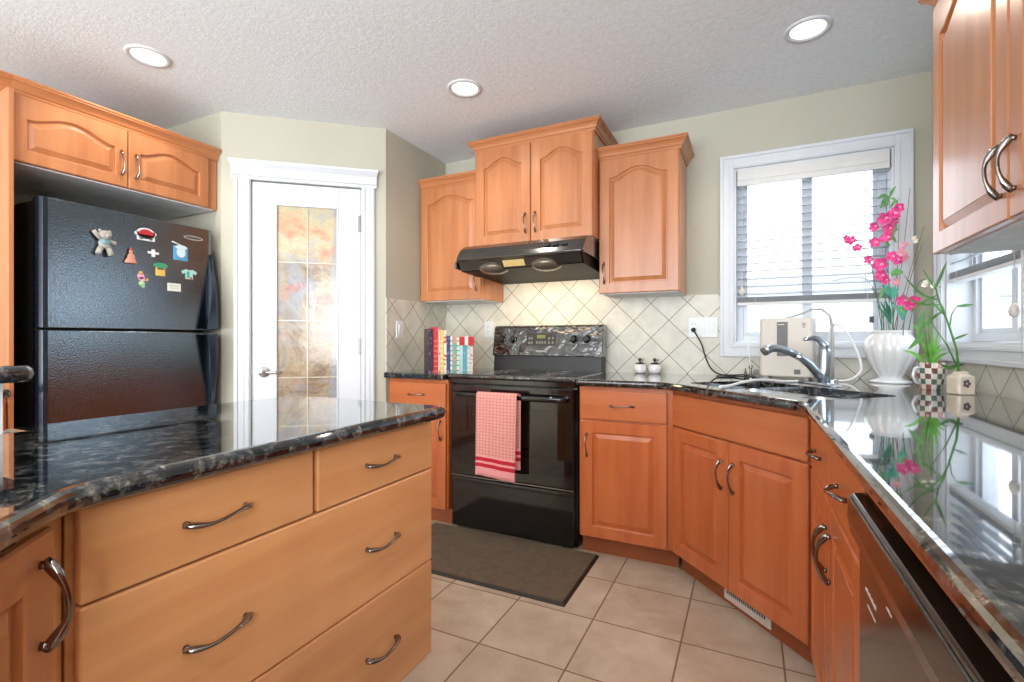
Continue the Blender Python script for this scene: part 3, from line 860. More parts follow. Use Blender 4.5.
md = o.modifiers.new('solid', 'SOLIDIFY'); md.thickness = 0.003; md.offset = 0
r_t.location.x = -1.242; r_t.location.y = 2.364

# ================================================================== RANGE HOOD
r = thing('range_hood', 'black under-cabinet range hood above the stove', 'range hood', (-1.604, 2.48, 1.50))
HWd = 0.812
M['hood'] = plain('dark_glossy_hood', srgb(40, 36, 32), 0.16, 0, 0.8, coat=0.8, bump=0.25, bscale=9)
M['hood_in'] = plain('dark_hood_underside', srgb(14, 13, 12), 0.45, 0, 0.15)  # near-black, low-specular underside
def hprof(sc, x):
    pf = [(0.0, 0.098), (0.004, 0.088), (0.014, 0.086), (0.05, 0.090), (0.59, 0.090), (0.59, 0.198), (0.125, 0.198), (0.085, 0.190), (0.045, 0.165), (0.014, 0.125)]
    return [(x, y*1.0+sc*(0.59-y)/0.59, z) for y, z in pf]
b = MB()
b.rings([hprof(0.035, 0.0), hprof(0.012, 0.012), hprof(0.0, 0.035), hprof(0.0, HWd-0.035), hprof(0.004, HWd-0.012), hprof(0.012, HWd)])
b.build('canopy', M['hood'], r, bevel=0.002, bseg=2)
b = MB()
pf = [(0.030, 0.089), (0.070, 0.040), (0.075, 0.036), (0.59, 0.010), (0.59, 0.089)]
b.rings([[(0.014, y, z) for y, z in pf], [(HWd-0.014, y, z) for y, z in pf]])
b.build('underbody', M['hood_in'], r, bevel=0.002)
b = MB()
b.rings([[(0.02, y, z) for y, z in [(0.026, 0.089), (0.066, 0.040), (0.060, 0.038), (0.018, 0.087)]], [(HWd-0.02, y, z) for y, z in [(0.026, 0.089), (0.066, 0.040), (0.060, 0.038), (0.018, 0.087)]]])
b.build('visor', M['hood'], r)
b = MB()
b.box(0.0, 0.012, 0.012, 0.50, 0.045, 0.088); b.build('side_lip', M['hood'], r, bevel=0.004)
for cx in (0.225, 0.565):
    b = MB(); b.sphere((cx, 0.105, 0.052), 0.095, 24, 12, (1, 0.95, 0.44)); b.build('fan_grille', M['grille'], r, smooth=True)
b = MB(); b.rings([[(0.32, y, z) for y, z in [(0.026, 0.078), (0.052, 0.046), (0.048, 0.043), (0.022, 0.075)]], [(0.455, y, z) for y, z in [(0.026, 0.078), (0.052, 0.046), (0.048, 0.043), (0.022, 0.075)]]])
b.build('lamp_lens', plain('warm_lamp_lens', srgb(196, 174, 120), 0.25, emis=srgb(255, 205, 120), es=0.12), r)
for k in range(3):
    b = MB(); b.box(0.585+k*0.05, 0.615+k*0.05, 0.014, 0.030, 0.138, 0.148)
    b.build('button', M['black_plastic'], r)
hl = D.lights.new('hood_lamp', 'AREA'); hl.shape = 'RECTANGLE'; hl.size = 0.5; hl.size_y = 0.12; hl.energy = 2.4; hl.color = (1.0, 0.74, 0.42)
ho = D.objects.new('hood_lamp', hl); COL.objects.link(ho); ho.location = (-1.19, 2.74, 1.47); ho.rotation_euler = (math.radians(28), 0, 0)

# ================================================================== DISHWASHER
r = thing('dishwasher', 'black built-in dishwasher under the right counter', 'dishwasher', (0.20, 1.032, 0), -PI/2)
b = MB(); b.box(0.003, 0.597, 0.03, 0.58, 0.10, 0.875); b.build('body', M['dark_void'], r)
b = MB(); b.box(0.003, 0.597, -0.026, 0.03, 0.115, 0.765); dwd = b.build('door', M['dw_black'], r, bevel=0.004)
b = MB()
pf = [(-0.040, 0.775), (-0.044, 0.80), (-0.042, 0.835), (-0.036, 0.843), (-0.020, 0.846), (0.03, 0.850), (0.03, 0.770)]
b.rings([[(0.003, y, z) for y, z in pf], [(0.597, y, z) for y, z in pf]])
b.build('control_panel', M['dw_black'], dwd, bevel=0.002)
b = MB(); b.box(0.003, 0.597, -0.0420, -0.0405, 0.8385, 0.8395); b.build('top_trim', M['hinge'], dwd)
b = MB(); b.box(0.003, 0.597, 0.05, 0.06, 0.0, 0.11); b.build('toe_kick', M['black_plastic'], r)
for (x, z, n, hh) in ((0.055, 0.700, 8, 0.006), (0.070, 0.680, 6, 0.003), (0.19, 0.735, 3, 0.004)):
    b = MB()
    for k in range(n): b.box(x+k*0.009, x+k*0.009+0.0092, -0.0266, -0.0258, z, z+hh*(0.6+0.4*(k % 2)))
    b.build('printed_line', M['print'], dwd)

# ================================================================== REFRIGERATOR
r = thing('refrigerator', 'black top-freezer refrigerator with magnets on the upper door', 'refrigerator', (-2.75, 0.985, 0), PI/2)
FW = 0.752
b = MB(); b.box(0.012, FW-0.006, 0.062, 0.62, 0.03, 1.735); b.build('body', M['dark_void'], r, bevel=0.004)
b = MB(); b.box(0.02, FW-0.02, 0.04, 0.062, 0.02, 0.11); b.build('kick_grille', M['black_plastic'], r)
def fr_door(name, z0, z1):
    b = MB()
    prof = [(0.0, 0.06), (0.0, 0.022), (0.004, 0.010), (0.012, 0.003), (0.024, 0.0), (FW-0.02, 0.0), (FW-0.006, 0.004), (FW, 0.014), (FW, 0.06)]
    b.prism(prof, z0, z1); d = b.build(name, M['fridge'], r, bevel=0.004)
    b = MB(); b.prism([(-0.002, 0.03), (0.002, 0.008), (0.012, -0.004), (0.026, -0.006), (0.032, 0.003), (0.02, 0.004), (0.006, 0.02)], z0+0.002, z1-0.002)
    b.build('edge_trim', M['fridge_edge'], d, smooth=False)
    return d
fz = fr_door('freezer_door', 1.168, 1.74); fd = fr_door('refrigerator_door', 0.12, 1.158)
def fr_handle(d, za, zb):
    # za = far end (slim), zb = end at the split (wide)
    n = 14; outer = []; inner = []
    b = MB(); rings = []
    for i in range(n+1):
        t = i/n
        z = za+(zb-za)*t
        wd = 0.014+0.050*t**1.5
        so = 0.010+0.050*math.sin(min(1, t*1.15)*PI/2)
        rings.append([(FW-0.004, 0.004-0.0, z), (FW-0.004, -so, z), (FW-0.016, -so-0.004, z), (FW-wd, -so+0.004, z), (FW-wd+0.006, -so+0.012, z), (FW-0.018, -so+0.010, z), (FW-0.020, 0.004, z)])
    b.rings(rings)
    b.build('handle', M['fridge_edge'], d, smooth=False, bevel=0.002)
fr_handle(fz, 1.60, 1.176); fr_handle(fd, 0.66, 1.150)

# fridge magnets ------------------------------------------------------
FMX = -2.7495
def mag(name, label, y, z):
    return thing(name, label, 'magnet', (FMX, y, z), PI/2, 'magnets on the freezer door')
mc = lambda n, c, r_=0.45: plain(n, c, r_, var=0.03)
G1 = mc('grey_plush', srgb(164, 158, 150), 0.9); G2 = mc('teal_print', srgb(110, 146, 150)); RED = mc('red_print', srgb(186, 44, 52)); WH = M['plastic_white']
def disc(b, cx, cz, rx, rz, y0=0.0, y1=-0.004, n=20):
    b.rings([[(cx+rx*math.cos(2*PI*k/n), y0, cz+rz*math.sin(2*PI*k/n)) for k in range(n)], [(cx+rx*math.cos(2*PI*k/n), y1, cz+rz*math.sin(2*PI*k/n)) for k in range(n)]])
MAGS = []
# teddy bear
m = mag('bear_magnet', 'grey plush teddy bear magnet with a teal shirt, one arm raised', 1.214, 1.560)
b = MB()
b.sphere((0, -0.022, 0.010), 0.026, 14, 10, (1, 0.7, 1.0)); b.sphere((0.002, -0.022, 0.050), 0.024, 14, 10, (1.15, 0.8, 0.9))
b.tube([(-0.014, -0.02, 0.028), (-0.034, -0.02, 0.052), (-0.044, -0.02, 0.064)], [0.009, 0.010, 0.009], 10)
b.tube([(0.014, -0.02, 0.024), (0.034, -0.022, 0.018), (0.044, -0.024, 0.016)], [0.009, 0.010, 0.010], 10)
b.tube([(-0.012, -0.02, -0.006), (-0.022, -0.022, -0.026), (-0.028, -0.028, -0.040)], [0.012, 0.012, 0.013], 10)
b.tube([(0.012, -0.02, -0.006), (0.020, -0.022, -0.028), (0.024, -0.028, -0.044)], [0.012, 0.012, 0.013], 10)
b.sphere((-0.018, -0.018, 0.068), 0.008, 10, 6); b.sphere((0.020, -0.018, 0.068), 0.008, 10, 6); b.sphere((0.003, -0.042, 0.045), 0.010, 10, 6)
b.build('body', G1, m, smooth=True)
b = MB(); b.sphere((0, -0.026, 0.014), 0.0245, 14, 10, (1, 0.75, 0.75)); b.build('shirt', G2, m, smooth=True)
# red vehicle magnet
m = mag('car_magnet', 'red and white vehicle-shaped magnet at the top of the freezer door', 1.397, 1.645)
b = MB(); disc(b, 0, 0.010, 0.042, 0.028); b.prism([(-0.040, 0), (0.040, 0), (0.040, -0.004), (-0.040, -0.004)], -0.026, 0.006); disc(b, -0.041, 0.006, 0.010, 0.009); disc(b, 0.036, 0.012, 0.012, 0.010); b.build('base', WH, m)
b = MB(); b.rings([[(0.035*math.cos(PI*k/14), y, 0.002+0.029*math.sin(PI*k/14)) for k in range(15)] for y in (-0.004, -0.0055)]); b.build('roof', RED, m)
b = MB(); b.box(-0.034, 0.034, -0.0052, -0.004, -0.009, -0.007); disc(b, -0.022, -0.016, 0.008, 0.006, -0.004, -0.0056); disc(b, 0.022, -0.016, 0.008, 0.006, -0.004, -0.0056); b.build('wheels', M['dark_grey'], m)
# lady
m = mag('figurine_magnet', 'small pink and brown doll figurine magnet in a flared skirt', 1.326, 1.510); m.scale = (1, 0.4, 1)
b = MB(); b.lathe([(0.030, -0.016), (0.024, -0.004), (0.010, 0.022), (0.009, 0.032)], 14, (0, -0.031, 0)); b.build('dress', mc('dusty_rose', srgb(206, 140, 122)), m, smooth=True)
b = MB(); b.sphere((0, -0.031, 0.041), 0.0095, 12, 8); b.tube([(-0.008, -0.032, 0.028), (-0.015, -0.040, 0.014)], 0.0035, 6); b.tube([(0.008, -0.032, 0.028), (0.014, -0.040, 0.014)], 0.0035, 6); b.build('head', mc('doll_skin', srgb(206, 156, 120)), m, smooth=True)
b = MB(); b.lathe([(0.012, 0.046), (0.006, 0.050), (0.003, 0.060)], 10, (0, -0.031, 0)); b.build('hat', mc('red_hat', srgb(190, 60, 60)), m, smooth=True)
# plane / cross
m = mag('cross_magnet', 'tiny white plus-shaped magnet', 1.431, 1.562)
b = MB(); b.prism([(-0.026, 0), (0.026, 0), (0.026, -0.004), (-0.026, -0.004)], -0.006, 0.006); b.prism([(-0.008, 0), (0.008, 0), (0.008, -0.0045), (-0.008, -0.0045)], -0.020, 0.018); b.build('plus', WH, m, bevel=0.001)
# blue box
m = mag('blue_box_magnet', 'light blue picture magnet with a white top', 1.563, 1.580)
b = MB(); b.box(-0.036, 0.036, -0.008, 0, -0.038, 0.038); b.build('plate', mc('sky_blue_print', srgb(92, 156, 196)), m, bevel=0.003)
b = MB(); disc(b, 0.0, 0.006, 0.022, 0.028, -0.008, -0.011); disc(b, 0.0, 0.032, 0.030, 0.012, -0.008, -0.012); b.build('figure', mc('pale_blue_white', srgb(206, 224, 232)), m)
b = MB(); b.tube([(-0.044, -0.006, 0.058), (0.000, -0.008, 0.044)], 0.003, 6); b.build('stick', WH, m, smooth=True)
# oval badge
m = thing('refrigerator_badge', 'silver oval badge at the top right of the freezer door', 'badge', (FMX, 1.632, 1.676), PI/2)
b = MB(); disc(b, 0, 0, 0.052, 0.012, 0, -0.003, 28); b.build('plate', M['steel'], m)
b = MB(); disc(b, 0, 0, 0.044, 0.007, -0.003, -0.0036, 28); b.build('inlay', M['dark_grey'], m)
# green/yellow character-free pot
m = mag('hut_magnet', 'yellow and green hut-shaped magnet', 1.464, 1.482)
b = MB(); b.box(-0.022, 0.022, -0.006, 0, -0.034, 0.014); b.build('base', mc('yellow_print', srgb(224, 182, 88)), m, bevel=0.002)
b = MB(); b.prism([(-0.033, 0), (0.033, 0), (0.033, -0.009), (-0.033, -0.009)], 0.014, 0.020); disc(b, 0, 0.020, 0.032, 0.014, 0, -0.008); b.build('roof', mc('green_print', srgb(64, 150, 112)), m)
b = MB(); b.box(-0.016, 0.016, -0.007, -0.006, -0.002, 0.006); b.build('window', M['dark_grey'], m)
# shirt
m = mag('shirt_magnet', 'white and teal t-shirt shaped magnet', 1.609, 1.474)
b = MB()
pt = [(-0.018, -0.026), (0.018, -0.026), (0.018, 0.006), (0.034, 0.0), (0.040, 0.014), (0.016, 0.026), (0.006, 0.022), (-0.006, 0.022), (-0.016, 0.026), (-0.040, 0.014), (-0.034, 0.0), (-0.018, 0.006)]
b.rings([[(x, 0, z) for x, z in pt], [(x, -0.005, z) for x, z in pt]]); b.build('shirt', mc('mint_print', srgb(168, 214, 206)), m)
b = MB(); b.box(-0.016, 0.000, -0.0056, -0.005, -0.02, 0.014); b.build('stripe', mc('teal_stripe', srgb(70, 160, 140)), m)
b = MB(); b.box(0.003, 0.014, -0.0056, -0.005, -0.026, -0.014); b.build('patch', RED, m)
# flower figure
m = mag('flower_figure_magnet', 'small pink, green and yellow flower figure magnet', 1.378, 1.418)
b = MB(); disc(b, -0.004, 0.018, 0.015, 0.015); disc(b, 0.004, 0.004, 0.018, 0.010); b.build('bloom', M['pink_pale'], m)
b = MB(); disc(b, 0.0, -0.018, 0.013, 0.012); disc(b, 0.006, -0.030, 0.007, 0.008); b.build('body', mc('pale_green_print', srgb(170, 214, 160)), m)
b = MB(); disc(b, 0.022, 0.004, 0.008, 0.007); disc(b, -0.004, 0.036, 0.008, 0.008); b.build('accent', M['yellow'], m)
# card
m = mag('card_magnet', 'plain white rectangular magnet, lowest on the freezer door', 1.532, 1.396)
b = MB(); b.box(-0.033, 0.033, -0.003, 0, -0.021, 0.021); b.build('card', mc('off_white_card', srgb(218, 220, 206)), m)
b = MB(); b.box(-0.024, 0.024, -0.0034, -0.003, 0.006, 0.009); b.box(-0.024, 0.018, -0.0034, -0.003, -0.006, -0.003); b.build('print', M['tube_grey'], m)

# ================================================================== ISLAND
r = thing('island_drawer_cabinet', 'island drawer bank with two small drawers over two wide drawers', 'cabinet', (-0.88, 0.343, 0), PI/2)
IW = 0.868
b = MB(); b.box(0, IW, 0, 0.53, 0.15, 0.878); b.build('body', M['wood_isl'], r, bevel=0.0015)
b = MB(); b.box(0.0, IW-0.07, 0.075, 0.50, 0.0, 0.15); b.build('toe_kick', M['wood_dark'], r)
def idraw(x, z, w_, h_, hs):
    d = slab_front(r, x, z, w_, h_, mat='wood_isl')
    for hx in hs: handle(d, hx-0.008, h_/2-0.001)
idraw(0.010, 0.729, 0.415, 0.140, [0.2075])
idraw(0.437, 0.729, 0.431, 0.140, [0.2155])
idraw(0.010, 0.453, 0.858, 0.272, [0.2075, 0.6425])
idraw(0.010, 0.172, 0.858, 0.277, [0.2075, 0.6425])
r = thing('island_angled_cabinet', 'angled island cabinet with a raised-panel door nearest the camera', 'cabinet', (-0.259-0.0141, -0.254-0.0141, 0), math.radians(135))
b = MB()
Mi = Matrix.Rotation(-math.radians(135), 3, 'Z')
pw = [(-0.878, 0.339), (-1.41, 0.339), (-1.41, -0.85), (0.305, -0.85)]
pl = []
for x, y in pw:
    q = Mi @ Vector((x+0.2731, y+0.2681, 0)); pl.append((q.x, q.y))
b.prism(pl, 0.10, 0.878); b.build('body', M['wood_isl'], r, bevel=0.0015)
for x, hs in ((0.402, 'R'), (-0.002, 'L')):
    dd = panel_door(r, x, 0.15, 0.398, 0.716, m=0.06, mat='wood'); handle(dd, 0.366 if hs == 'R' else 0.032, 0.626, True, big=0.94)
countertop('countertop', 'large dark speckled granite island countertop in the foreground',
           fillet([(-0.815, 0.33), (-0.815, 1.238), (-1.36, 1.250), (-1.465, 1.190), (-1.505, 1.05), (-1.505, 0.470), (-1.4295, 0.470), (-1.4295, -0.90), (0.415, -0.90)], {0, 1, 2, 3, 4}, 0.035), bev=0.0165)
r = thing('raised_bar', 'raised bar wall with a rounded granite ledge at the left edge', 'bar', (-1.352, 0.490, 0))
b = MB(); b.prism([(-0.079, -0.036), (-0.20, -0.036), (-0.20, -1.38), (-0.079, -1.38)], 0, 1.023); b.build('pony_wall', M['white'], r)
b = MB(); b.prism(fillet([(0, 0), (-0.40, 0), (-0.40, -1.38), (0, -1.38)], {0, 1}, 0.05), 1.023, 1.059)
b.build('ledge', M['granite'], r, bevel=0.017, bseg=5, bang=60)

# ================================================================== MAT
r = thing('floor_mat', 'dark grey-brown anti-fatigue mat on the floor in front of the stove', 'mat', (-1.71, 1.912, 0))
b = MB()
W_, H_ = 1.02, 0.528
b.rings([[(0, 0, 0), (W_, 0, 0), (W_, H_, 0), (0, H_, 0)], [(0.002, 0.002, 0.004), (W_-0.002, 0.002, 0.004), (W_-0.002, H_-0.002, 0.004), (0.002, H_-0.002, 0.004)], [(0.010, 0.010, 0.013), (W_-0.010, 0.010, 0.013), (W_-0.010, H_-0.010, 0.013), (0.010, H_-0.010, 0.013)]])
b.build('border', M['rubber_edge'], r)
b = MB(); b.box(0.012, W_-0.012, 0.012, H_-0.012, 0.012, 0.016); b.build('pad', M['rubber'], r, bevel=0.002)

# ================================================================== COUNTER ITEMS
CT = 0.9142
# books
bk_dir = Vector((0.722, 0.692)); bang = math.atan2(bk_dir.y, bk_dir.x)
P0 = Vector((-1.775, 2.460)); bk_back = Vector((-bk_dir.y, bk_dir.x))
books = [
 ('black cookbook with purple patterned spine, first from the left', 0.034, 0.272, 0.19, srgb(52, 34, 48), srgb(150, 110, 150), 0),
 ('tall bright red cookbook', 0.034, 0.282, 0.20, srgb(208, 52, 66), srgb(230, 120, 110), 1),
 ('tall cream book next to the bright red one', 0.016, 0.268, 0.19, srgb(236, 222, 196), srgb(200, 90, 70), 0),
 ('yellow spined book in the row', 0.022, 0.264, 0.18, srgb(232, 196, 106), srgb(246, 228, 180), 1),
 ('white book with orange and navy blocks on its spine', 0.022, 0.262, 0.19, srgb(236, 226, 214), srgb(206, 104, 74), 2),
 ('navy blue thin book', 0.026, 0.228, 0.18, srgb(62, 74, 118), srgb(160, 176, 214), 0),
 ('narrow white paperback beside the navy book', 0.016, 0.226, 0.17, srgb(232, 232, 224), srgb(120, 160, 150), 1),
 ('green and teal patterned book with dark top', 0.030, 0.224, 0.18, srgb(118, 168, 156), srgb(214, 150, 110), 2),
 ('white book between the green and the pale blue ones', 0.020, 0.220, 0.17, srgb(232, 236, 226), srgb(96, 170, 140), 1),
 ('pale blue booklet under the red box', 0.026, 0.168, 0.16, srgb(176, 212, 220), srgb(220, 236, 238), 0),
 ('teal blue booklet under the red box', 0.030, 0.168, 0.16, srgb(104, 164, 178), srgb(160, 204, 210), 0),
 ('light grey-blue booklet under the red box', 0.022, 0.168, 0.16, srgb(196, 218, 228), srgb(230, 238, 240), 1),
 ('cream booklet with pink marks, last before the stove', 0.024, 0.160, 0.15, srgb(226, 212, 198), srgb(220, 140, 150), 2)]
pos = 0.0
def spine_mat(i, c1, c2, kind):
    t = NT('book_spine_%s' % 'abcdefghijklm'[i])
    tc = t.node('ShaderNodeTexCoord'); sp = t.node('ShaderNodeSeparateXYZ'); t.link(tc.outputs['Object'], sp.inputs[0])
    z = sp.outputs['Z']
    if kind == 0: msk = t.math('GREATER_THAN', t.noise(t.coord((1, 1, 0.4)), 120, 2), 0.62)
    elif kind == 1: msk = t.math('MULTIPLY', t.math('GREATER_THAN', t.math('SINE', t.math('MULTIPLY', z, 200)), 0.75), t.math('LESS_THAN', z, 0.2))
    else: msk = t.math('GREATER_THAN', t.noise(t.coord((0.3, 0.3, 1)), 45, 2), 0.54)
    t.link(t.mix(msk, c1, c2), t.b.inputs['Base Color']); t.b.inputs['Roughness'].default_value = 0.4
    return t.m
M['paper'] = plain('book_pages', srgb(236, 230, 214), 0.8, var=0.02)
for i, (lab, th, hh, dp, c1, c2, kd) in enumerate(books):
    th *= 0.92; p = P0+(bk_dir+bk_back*0.317)*pos
    r = thing('cookbook', lab, 'book', (p.x, p.y, CT), bang, 'cookbooks beside the stove')
    b = MB(); b.box(0.0005, 0.003, 0, dp, 0, hh); b.box(th-0.003, th-0.0005, 0, dp, 0, hh); b.box(0.0005, th-0.0005, -0.003, 0.001, 0, hh)
    b.build('cover', spine_mat(i, c1, c2, kd), r, bevel=0.001)
    b = MB(); b.box(0.0032, th-0.0032, 0.001, dp-0.004, 0.003, hh-0.004); b.build('pages', M['paper'], r)
    if 9 <= i <= 11 and i == 9: boxp = p
    pos += th+0.0006
r = thing('recipe_box', 'small red box with a white stripe lying on top of the blue booklets', 'box', (boxp.x, boxp.y, CT+0.1685), bang)
b = MB(); b.box(0.001, 0.098, -0.002, 0.09, 0, 0.055); b.build('box', mc('red_card', srgb(196, 48, 52)), r, bevel=0.002)
b = MB(); b.box(0.036, 0.058, -0.0035, 0.0905, 0.0, 0.0565); b.build('band', mc('white_band', srgb(236, 228, 222)), r)

# shakers
def shaker(label, x, y):
    r = thing('shaker', label, 'shaker', (x, y, CT), 0, 'white salt and pepper shakers')
    b = MB(); b.lathe([(0.024, 0), (0.034, 0.006), (0.0395, 0.025), (0.037, 0.045), (0.028, 0.058), (0.018, 0.062), (0.0, 0.062)], 24); b.build('body', M['cream'] if 0 else M['ceramic'], r, smooth=True)
    b = MB(); b.lathe([(0.030, 0.0555), (0.0295, 0.060), (0.016, 0.066), (0.0, 0.067)], 20); b.lathe([(0.004, 0.066), (0.005, 0.074), (0.011, 0.080), (0.0115, 0.086), (0.007, 0.092), (0.0, 0.093)], 16); b.build('lid', M['black_gloss'], r, smooth=True)
    b = MB(); b.tube([(0.010, -0.006, 0.064), (0.020, -0.012, 0.084), (0.024, -0.014, 0.090)], 0.0025, 6); b.build('spoon', M['chrome'], r, smooth=True)
shaker('white round shaker with black lid, nearer the stove', -0.592, 2.985)
shaker('white round shaker with black lid, nearer the sink', -0.506, 2.995)

# outlets
def plate(label, name, cat, loc, rz, w_, h_, rockers, holes, group=None):
    r = thing(name, label, cat, loc, rz)
    b = MB(); b.box(-w_/2, w_/2, -0.006, 0, -h_/2, h_/2); b.build('plate', M['plastic_white'], r, bevel=0.0025)
    for x in rockers:
        b = MB(); b.box(x-0.016, x+0.016, -0.0075, -0.006, -0.033, 0.033); b.rings([[(x-0.014, -0.0075, -0.031), (x+0.014, -0.0075, -0.031), (x+0.014, -0.0075, 0.031), (x-0.014, -0.0075, 0.031)], [(x-0.013, -0.0085, -0.030), (x+0.013, -0.0085, -0.030), (x+0.013, -0.0115, 0.030), (x-0.013, -0.0115, 0.030)]])
        b.build('rocker', M['plastic_white'], r)
    for x in holes:
        b = MB(); b.box(x-0.017, x+0.017, -0.0085, -0.006, -0.033, 0.033); s_ = b.build('socket', M['plastic_white'], r, bevel=0.001)
        b = MB()
        for z in (-0.017, 0.017):
            b.box(x-0.008, x-0.0055, -0.0092, -0.0085, z-0.002, z+0.007); b.box(x+0.0055, x+0.008, -0.0092, -0.0085, z-0.002, z+0.007); b.lathe([(0.0025, 0), (0.0025, 0.0007)], 8, (x, 0, 0)) if 0 else None
        b.build('slots', M['dark_grey'], s_)
    return r
plate('white triple plate with one outlet and two switches left of the window', 'wall_plate', 'outlet', (-0.243, YW-0.006, 1.192), 0, 0.163, 0.120, [0.0, 0.050], [-0.050])
plate('white single outlet on the tile between the books and the stove', 'wall_outlet', 'outlet', (-1.684, YW-0.006, 1.192), 0, 0.074, 0.118, [], [0.0])
plate('white light switch on the alcove side wall', 'light_switch', 'switch', (XA+0.006, 2.53, 1.185), PI/2, 0.072, 0.116, [0.0], [])

def cable(name, label, cat, pts, rad, mat, group=None):
    # smooth catmull-rom
    P = [Vector(p) for p in pts]; out = []
    for i in range(len(P)-1):
        p0 = P[max(i-1, 0)]; p1 = P[i]; p2 = P[i+1]; p3 = P[min(i+2, len(P)-1)]
        for k in range(6):
            t = k/6
            out.append(0.5*((2*p1)+(p2-p0)*t+(2*p0-5*p1+4*p2-p3)*t*t+(3*p1-p0-3*p2+p3)*t**3))
    out.append(P[-1])
    b = MB(); b.tube(out, rad, 8); o = b.build(name, mat, None, smooth=True)
    return tag(o, label, cat, group)
pc = cable('power_cord', 'black power cord running from the wall plate down to the counter', 'cord',
      [(-0.292, 3.040, 1.172), (-0.276, 3.022, 1.150), (-0.245, 3.02, 1.09), (-0.225, 3.015, 1.02), (-0.195, 3.0, 0.955), (-0.150, 2.975, 0.924), (-0.085, 2.95, 0.921), (-0.02, 2.93, 0.926), (0.04, 2.92, 0.921)], 0.0042, M['cable'])
b = MB(); b.lathe([(0.0, 0), (0.011, 0.001), (0.0135, 0.008), (0.013, 0.022), (0.006, 0.032), (0.0, 0.033)], 12, (0, 0, 0))
b.build('plug', M['cable'], pc, loc=(-0.293, 3.064, 1.176), rot=(PI/2, 0, 0), smooth=True)
cable('appliance_cord', 'black cord looping low behind the left end of the sink', 'cord',
      [(-0.155, 2.84, 0.919), (-0.13, 2.90, 0.922), (-0.07, 2.87, 0.919), (0.0, 2.83, 0.922), (0.05, 2.86, 0.919)], 0.0038, M['cable'])

# water purifier
r = thing('water_purifier', 'pale beige boxy water purifier behind the faucet with a dark display window', 'water purifier', (0.165, 2.80, CT), math.radians(-15))
b = MB(); b.prism([(x, y) for x, y in rrect(0, 0.055, 0.120, 0.055, 0.018, 4)], 0.014, 0.312); b.build('housing', M['beige_plastic'], r, bevel=0.008, bseg=3, bang=60)
b = MB(); b.box(-0.036, 0.012, -0.0035, 0.004, 0.120, 0.292); dp_ = b.build('display_window', M['dark_grey'], r, bevel=0.001)
b = MB(); b.box(-0.031, -0.003, -0.0042, -0.0035, 0.277, 0.281); b.build('window_print', M['print'], dp_)
b = MB(); b.box(0.040, 0.068, -0.0012, 0.002, 0.030, 0.054); b.build('label_square', M['dark_grey'], r)
b = MB(); b.box(0.076, 0.090, -0.0012, 0.002, 0.272, 0.278); b.box(0.078, 0.088, -0.0012, 0.002, 0.262, 0.267); b.box(0.076, 0.081, -0.0012, 0.002, 0.281, 0.287); b.box(0.085, 0.090, -0.0012, 0.002, 0.281, 0.287); b.build('emblem', M['dark_grey'], r)
for x in (-0.09, 0.09):
    for y in (0.02, 0.09):
        b = MB(); b.lathe([(0.012, 0), (0.014, 0.014)], 12, (x, y, 0)); b.build('foot', M['tube_grey'], r)
pts = [(-0.015, 0.05, 0.310), (0.02, 0.05, 0.318), (0.07, 0.05, 0.335), (0.105, 0.05, 0.352), (0.150, 0.05, 0.352), (0.183, 0.048, 0.322), (0.194, 0.045, 0.27), (0.196, 0.04, 0.20), (0.196, 0.04, 0.10), (0.196, 0.04, 0.002)]
b = MB(); b.tube(pts, [0.006]*6+[0.0075]*4, 10); b.build('dispensing_hose', M['tube_grey'], r, smooth=True)
b = MB(); b.lathe([(0.02, 0), (0.02, 0.008), (0.010, 0.012), (0.0, 0.012)], 16, (0.196, 0.04, 0)); b.build('hose_base', M['steel'], r)
cable('water_tube', 'white loop of tubing standing right of the faucet', 'tube',
      [(0.335, 2.83, 0.922), (0.352, 2.83, 1.05), (0.362, 2.83, 1.16), (0.385, 2.82, 1.19), (0.425, 2.80, 1.15), (0.462, 2.78, 1.06), (0.475, 2.76, 0.98), (0.452, 2.76, 0.94), (0.42, 2.77, 0.922), (0.39, 2.78, 0.92)], 0.0055, M['tube_white'])
cable('sink_hose', 'white hose draped over the left bowl and back rim of the sink', 'hose',
      [(-0.105, 2.16, 0.9215), (-0.07, 2.24, 0.9215), (-0.025, 2.34, 0.930), (0.03, 2.45, 0.934), (0.085, 2.53, 0.930), (0.15, 2.60, 0.921), (0.21, 2.66, 0.920)], 0.0062, M['tube_white'])
# small valve set
r = thing('supply_valve', 'small dark metal valve with a thin white tube left of the water purifier', 'valve', (0.030, 2.86, CT))
b = MB(); b.lathe([(0.016, 0), (0.016, 0.006), (0.006, 0.010), (0.006, 0.05), (0.010, 0.053), (0.010, 0.066), (0.0, 0.068)], 14, (-0.02, 0, 0)); b.lathe([(0.007, 0), (0.007, 0.030), (0.003, 0.034), (0.003, 0.05), (0.0, 0.05)], 12, (-0.045, 0.01, 0)); b.build('stem', M['chrome'], r, smooth=False)
b = MB(); b.box(-0.010, 0.026, -0.012, 0.012, 0.002, 0.024); b.box(-0.006, 0.020, -0.010, 0.010, 0.026, 0.046); b.build('block', M['dark_grey'], r, bevel=0.002)
b = MB(); b.tube([(-0.02, 0, 0.068), (-0.024, 0, 0.10), (-0.03, 0.01, 0.15), (-0.03, 0.03, 0.19)], 0.003, 8); b.build('tube', M['tube_white'], r, smooth=True)

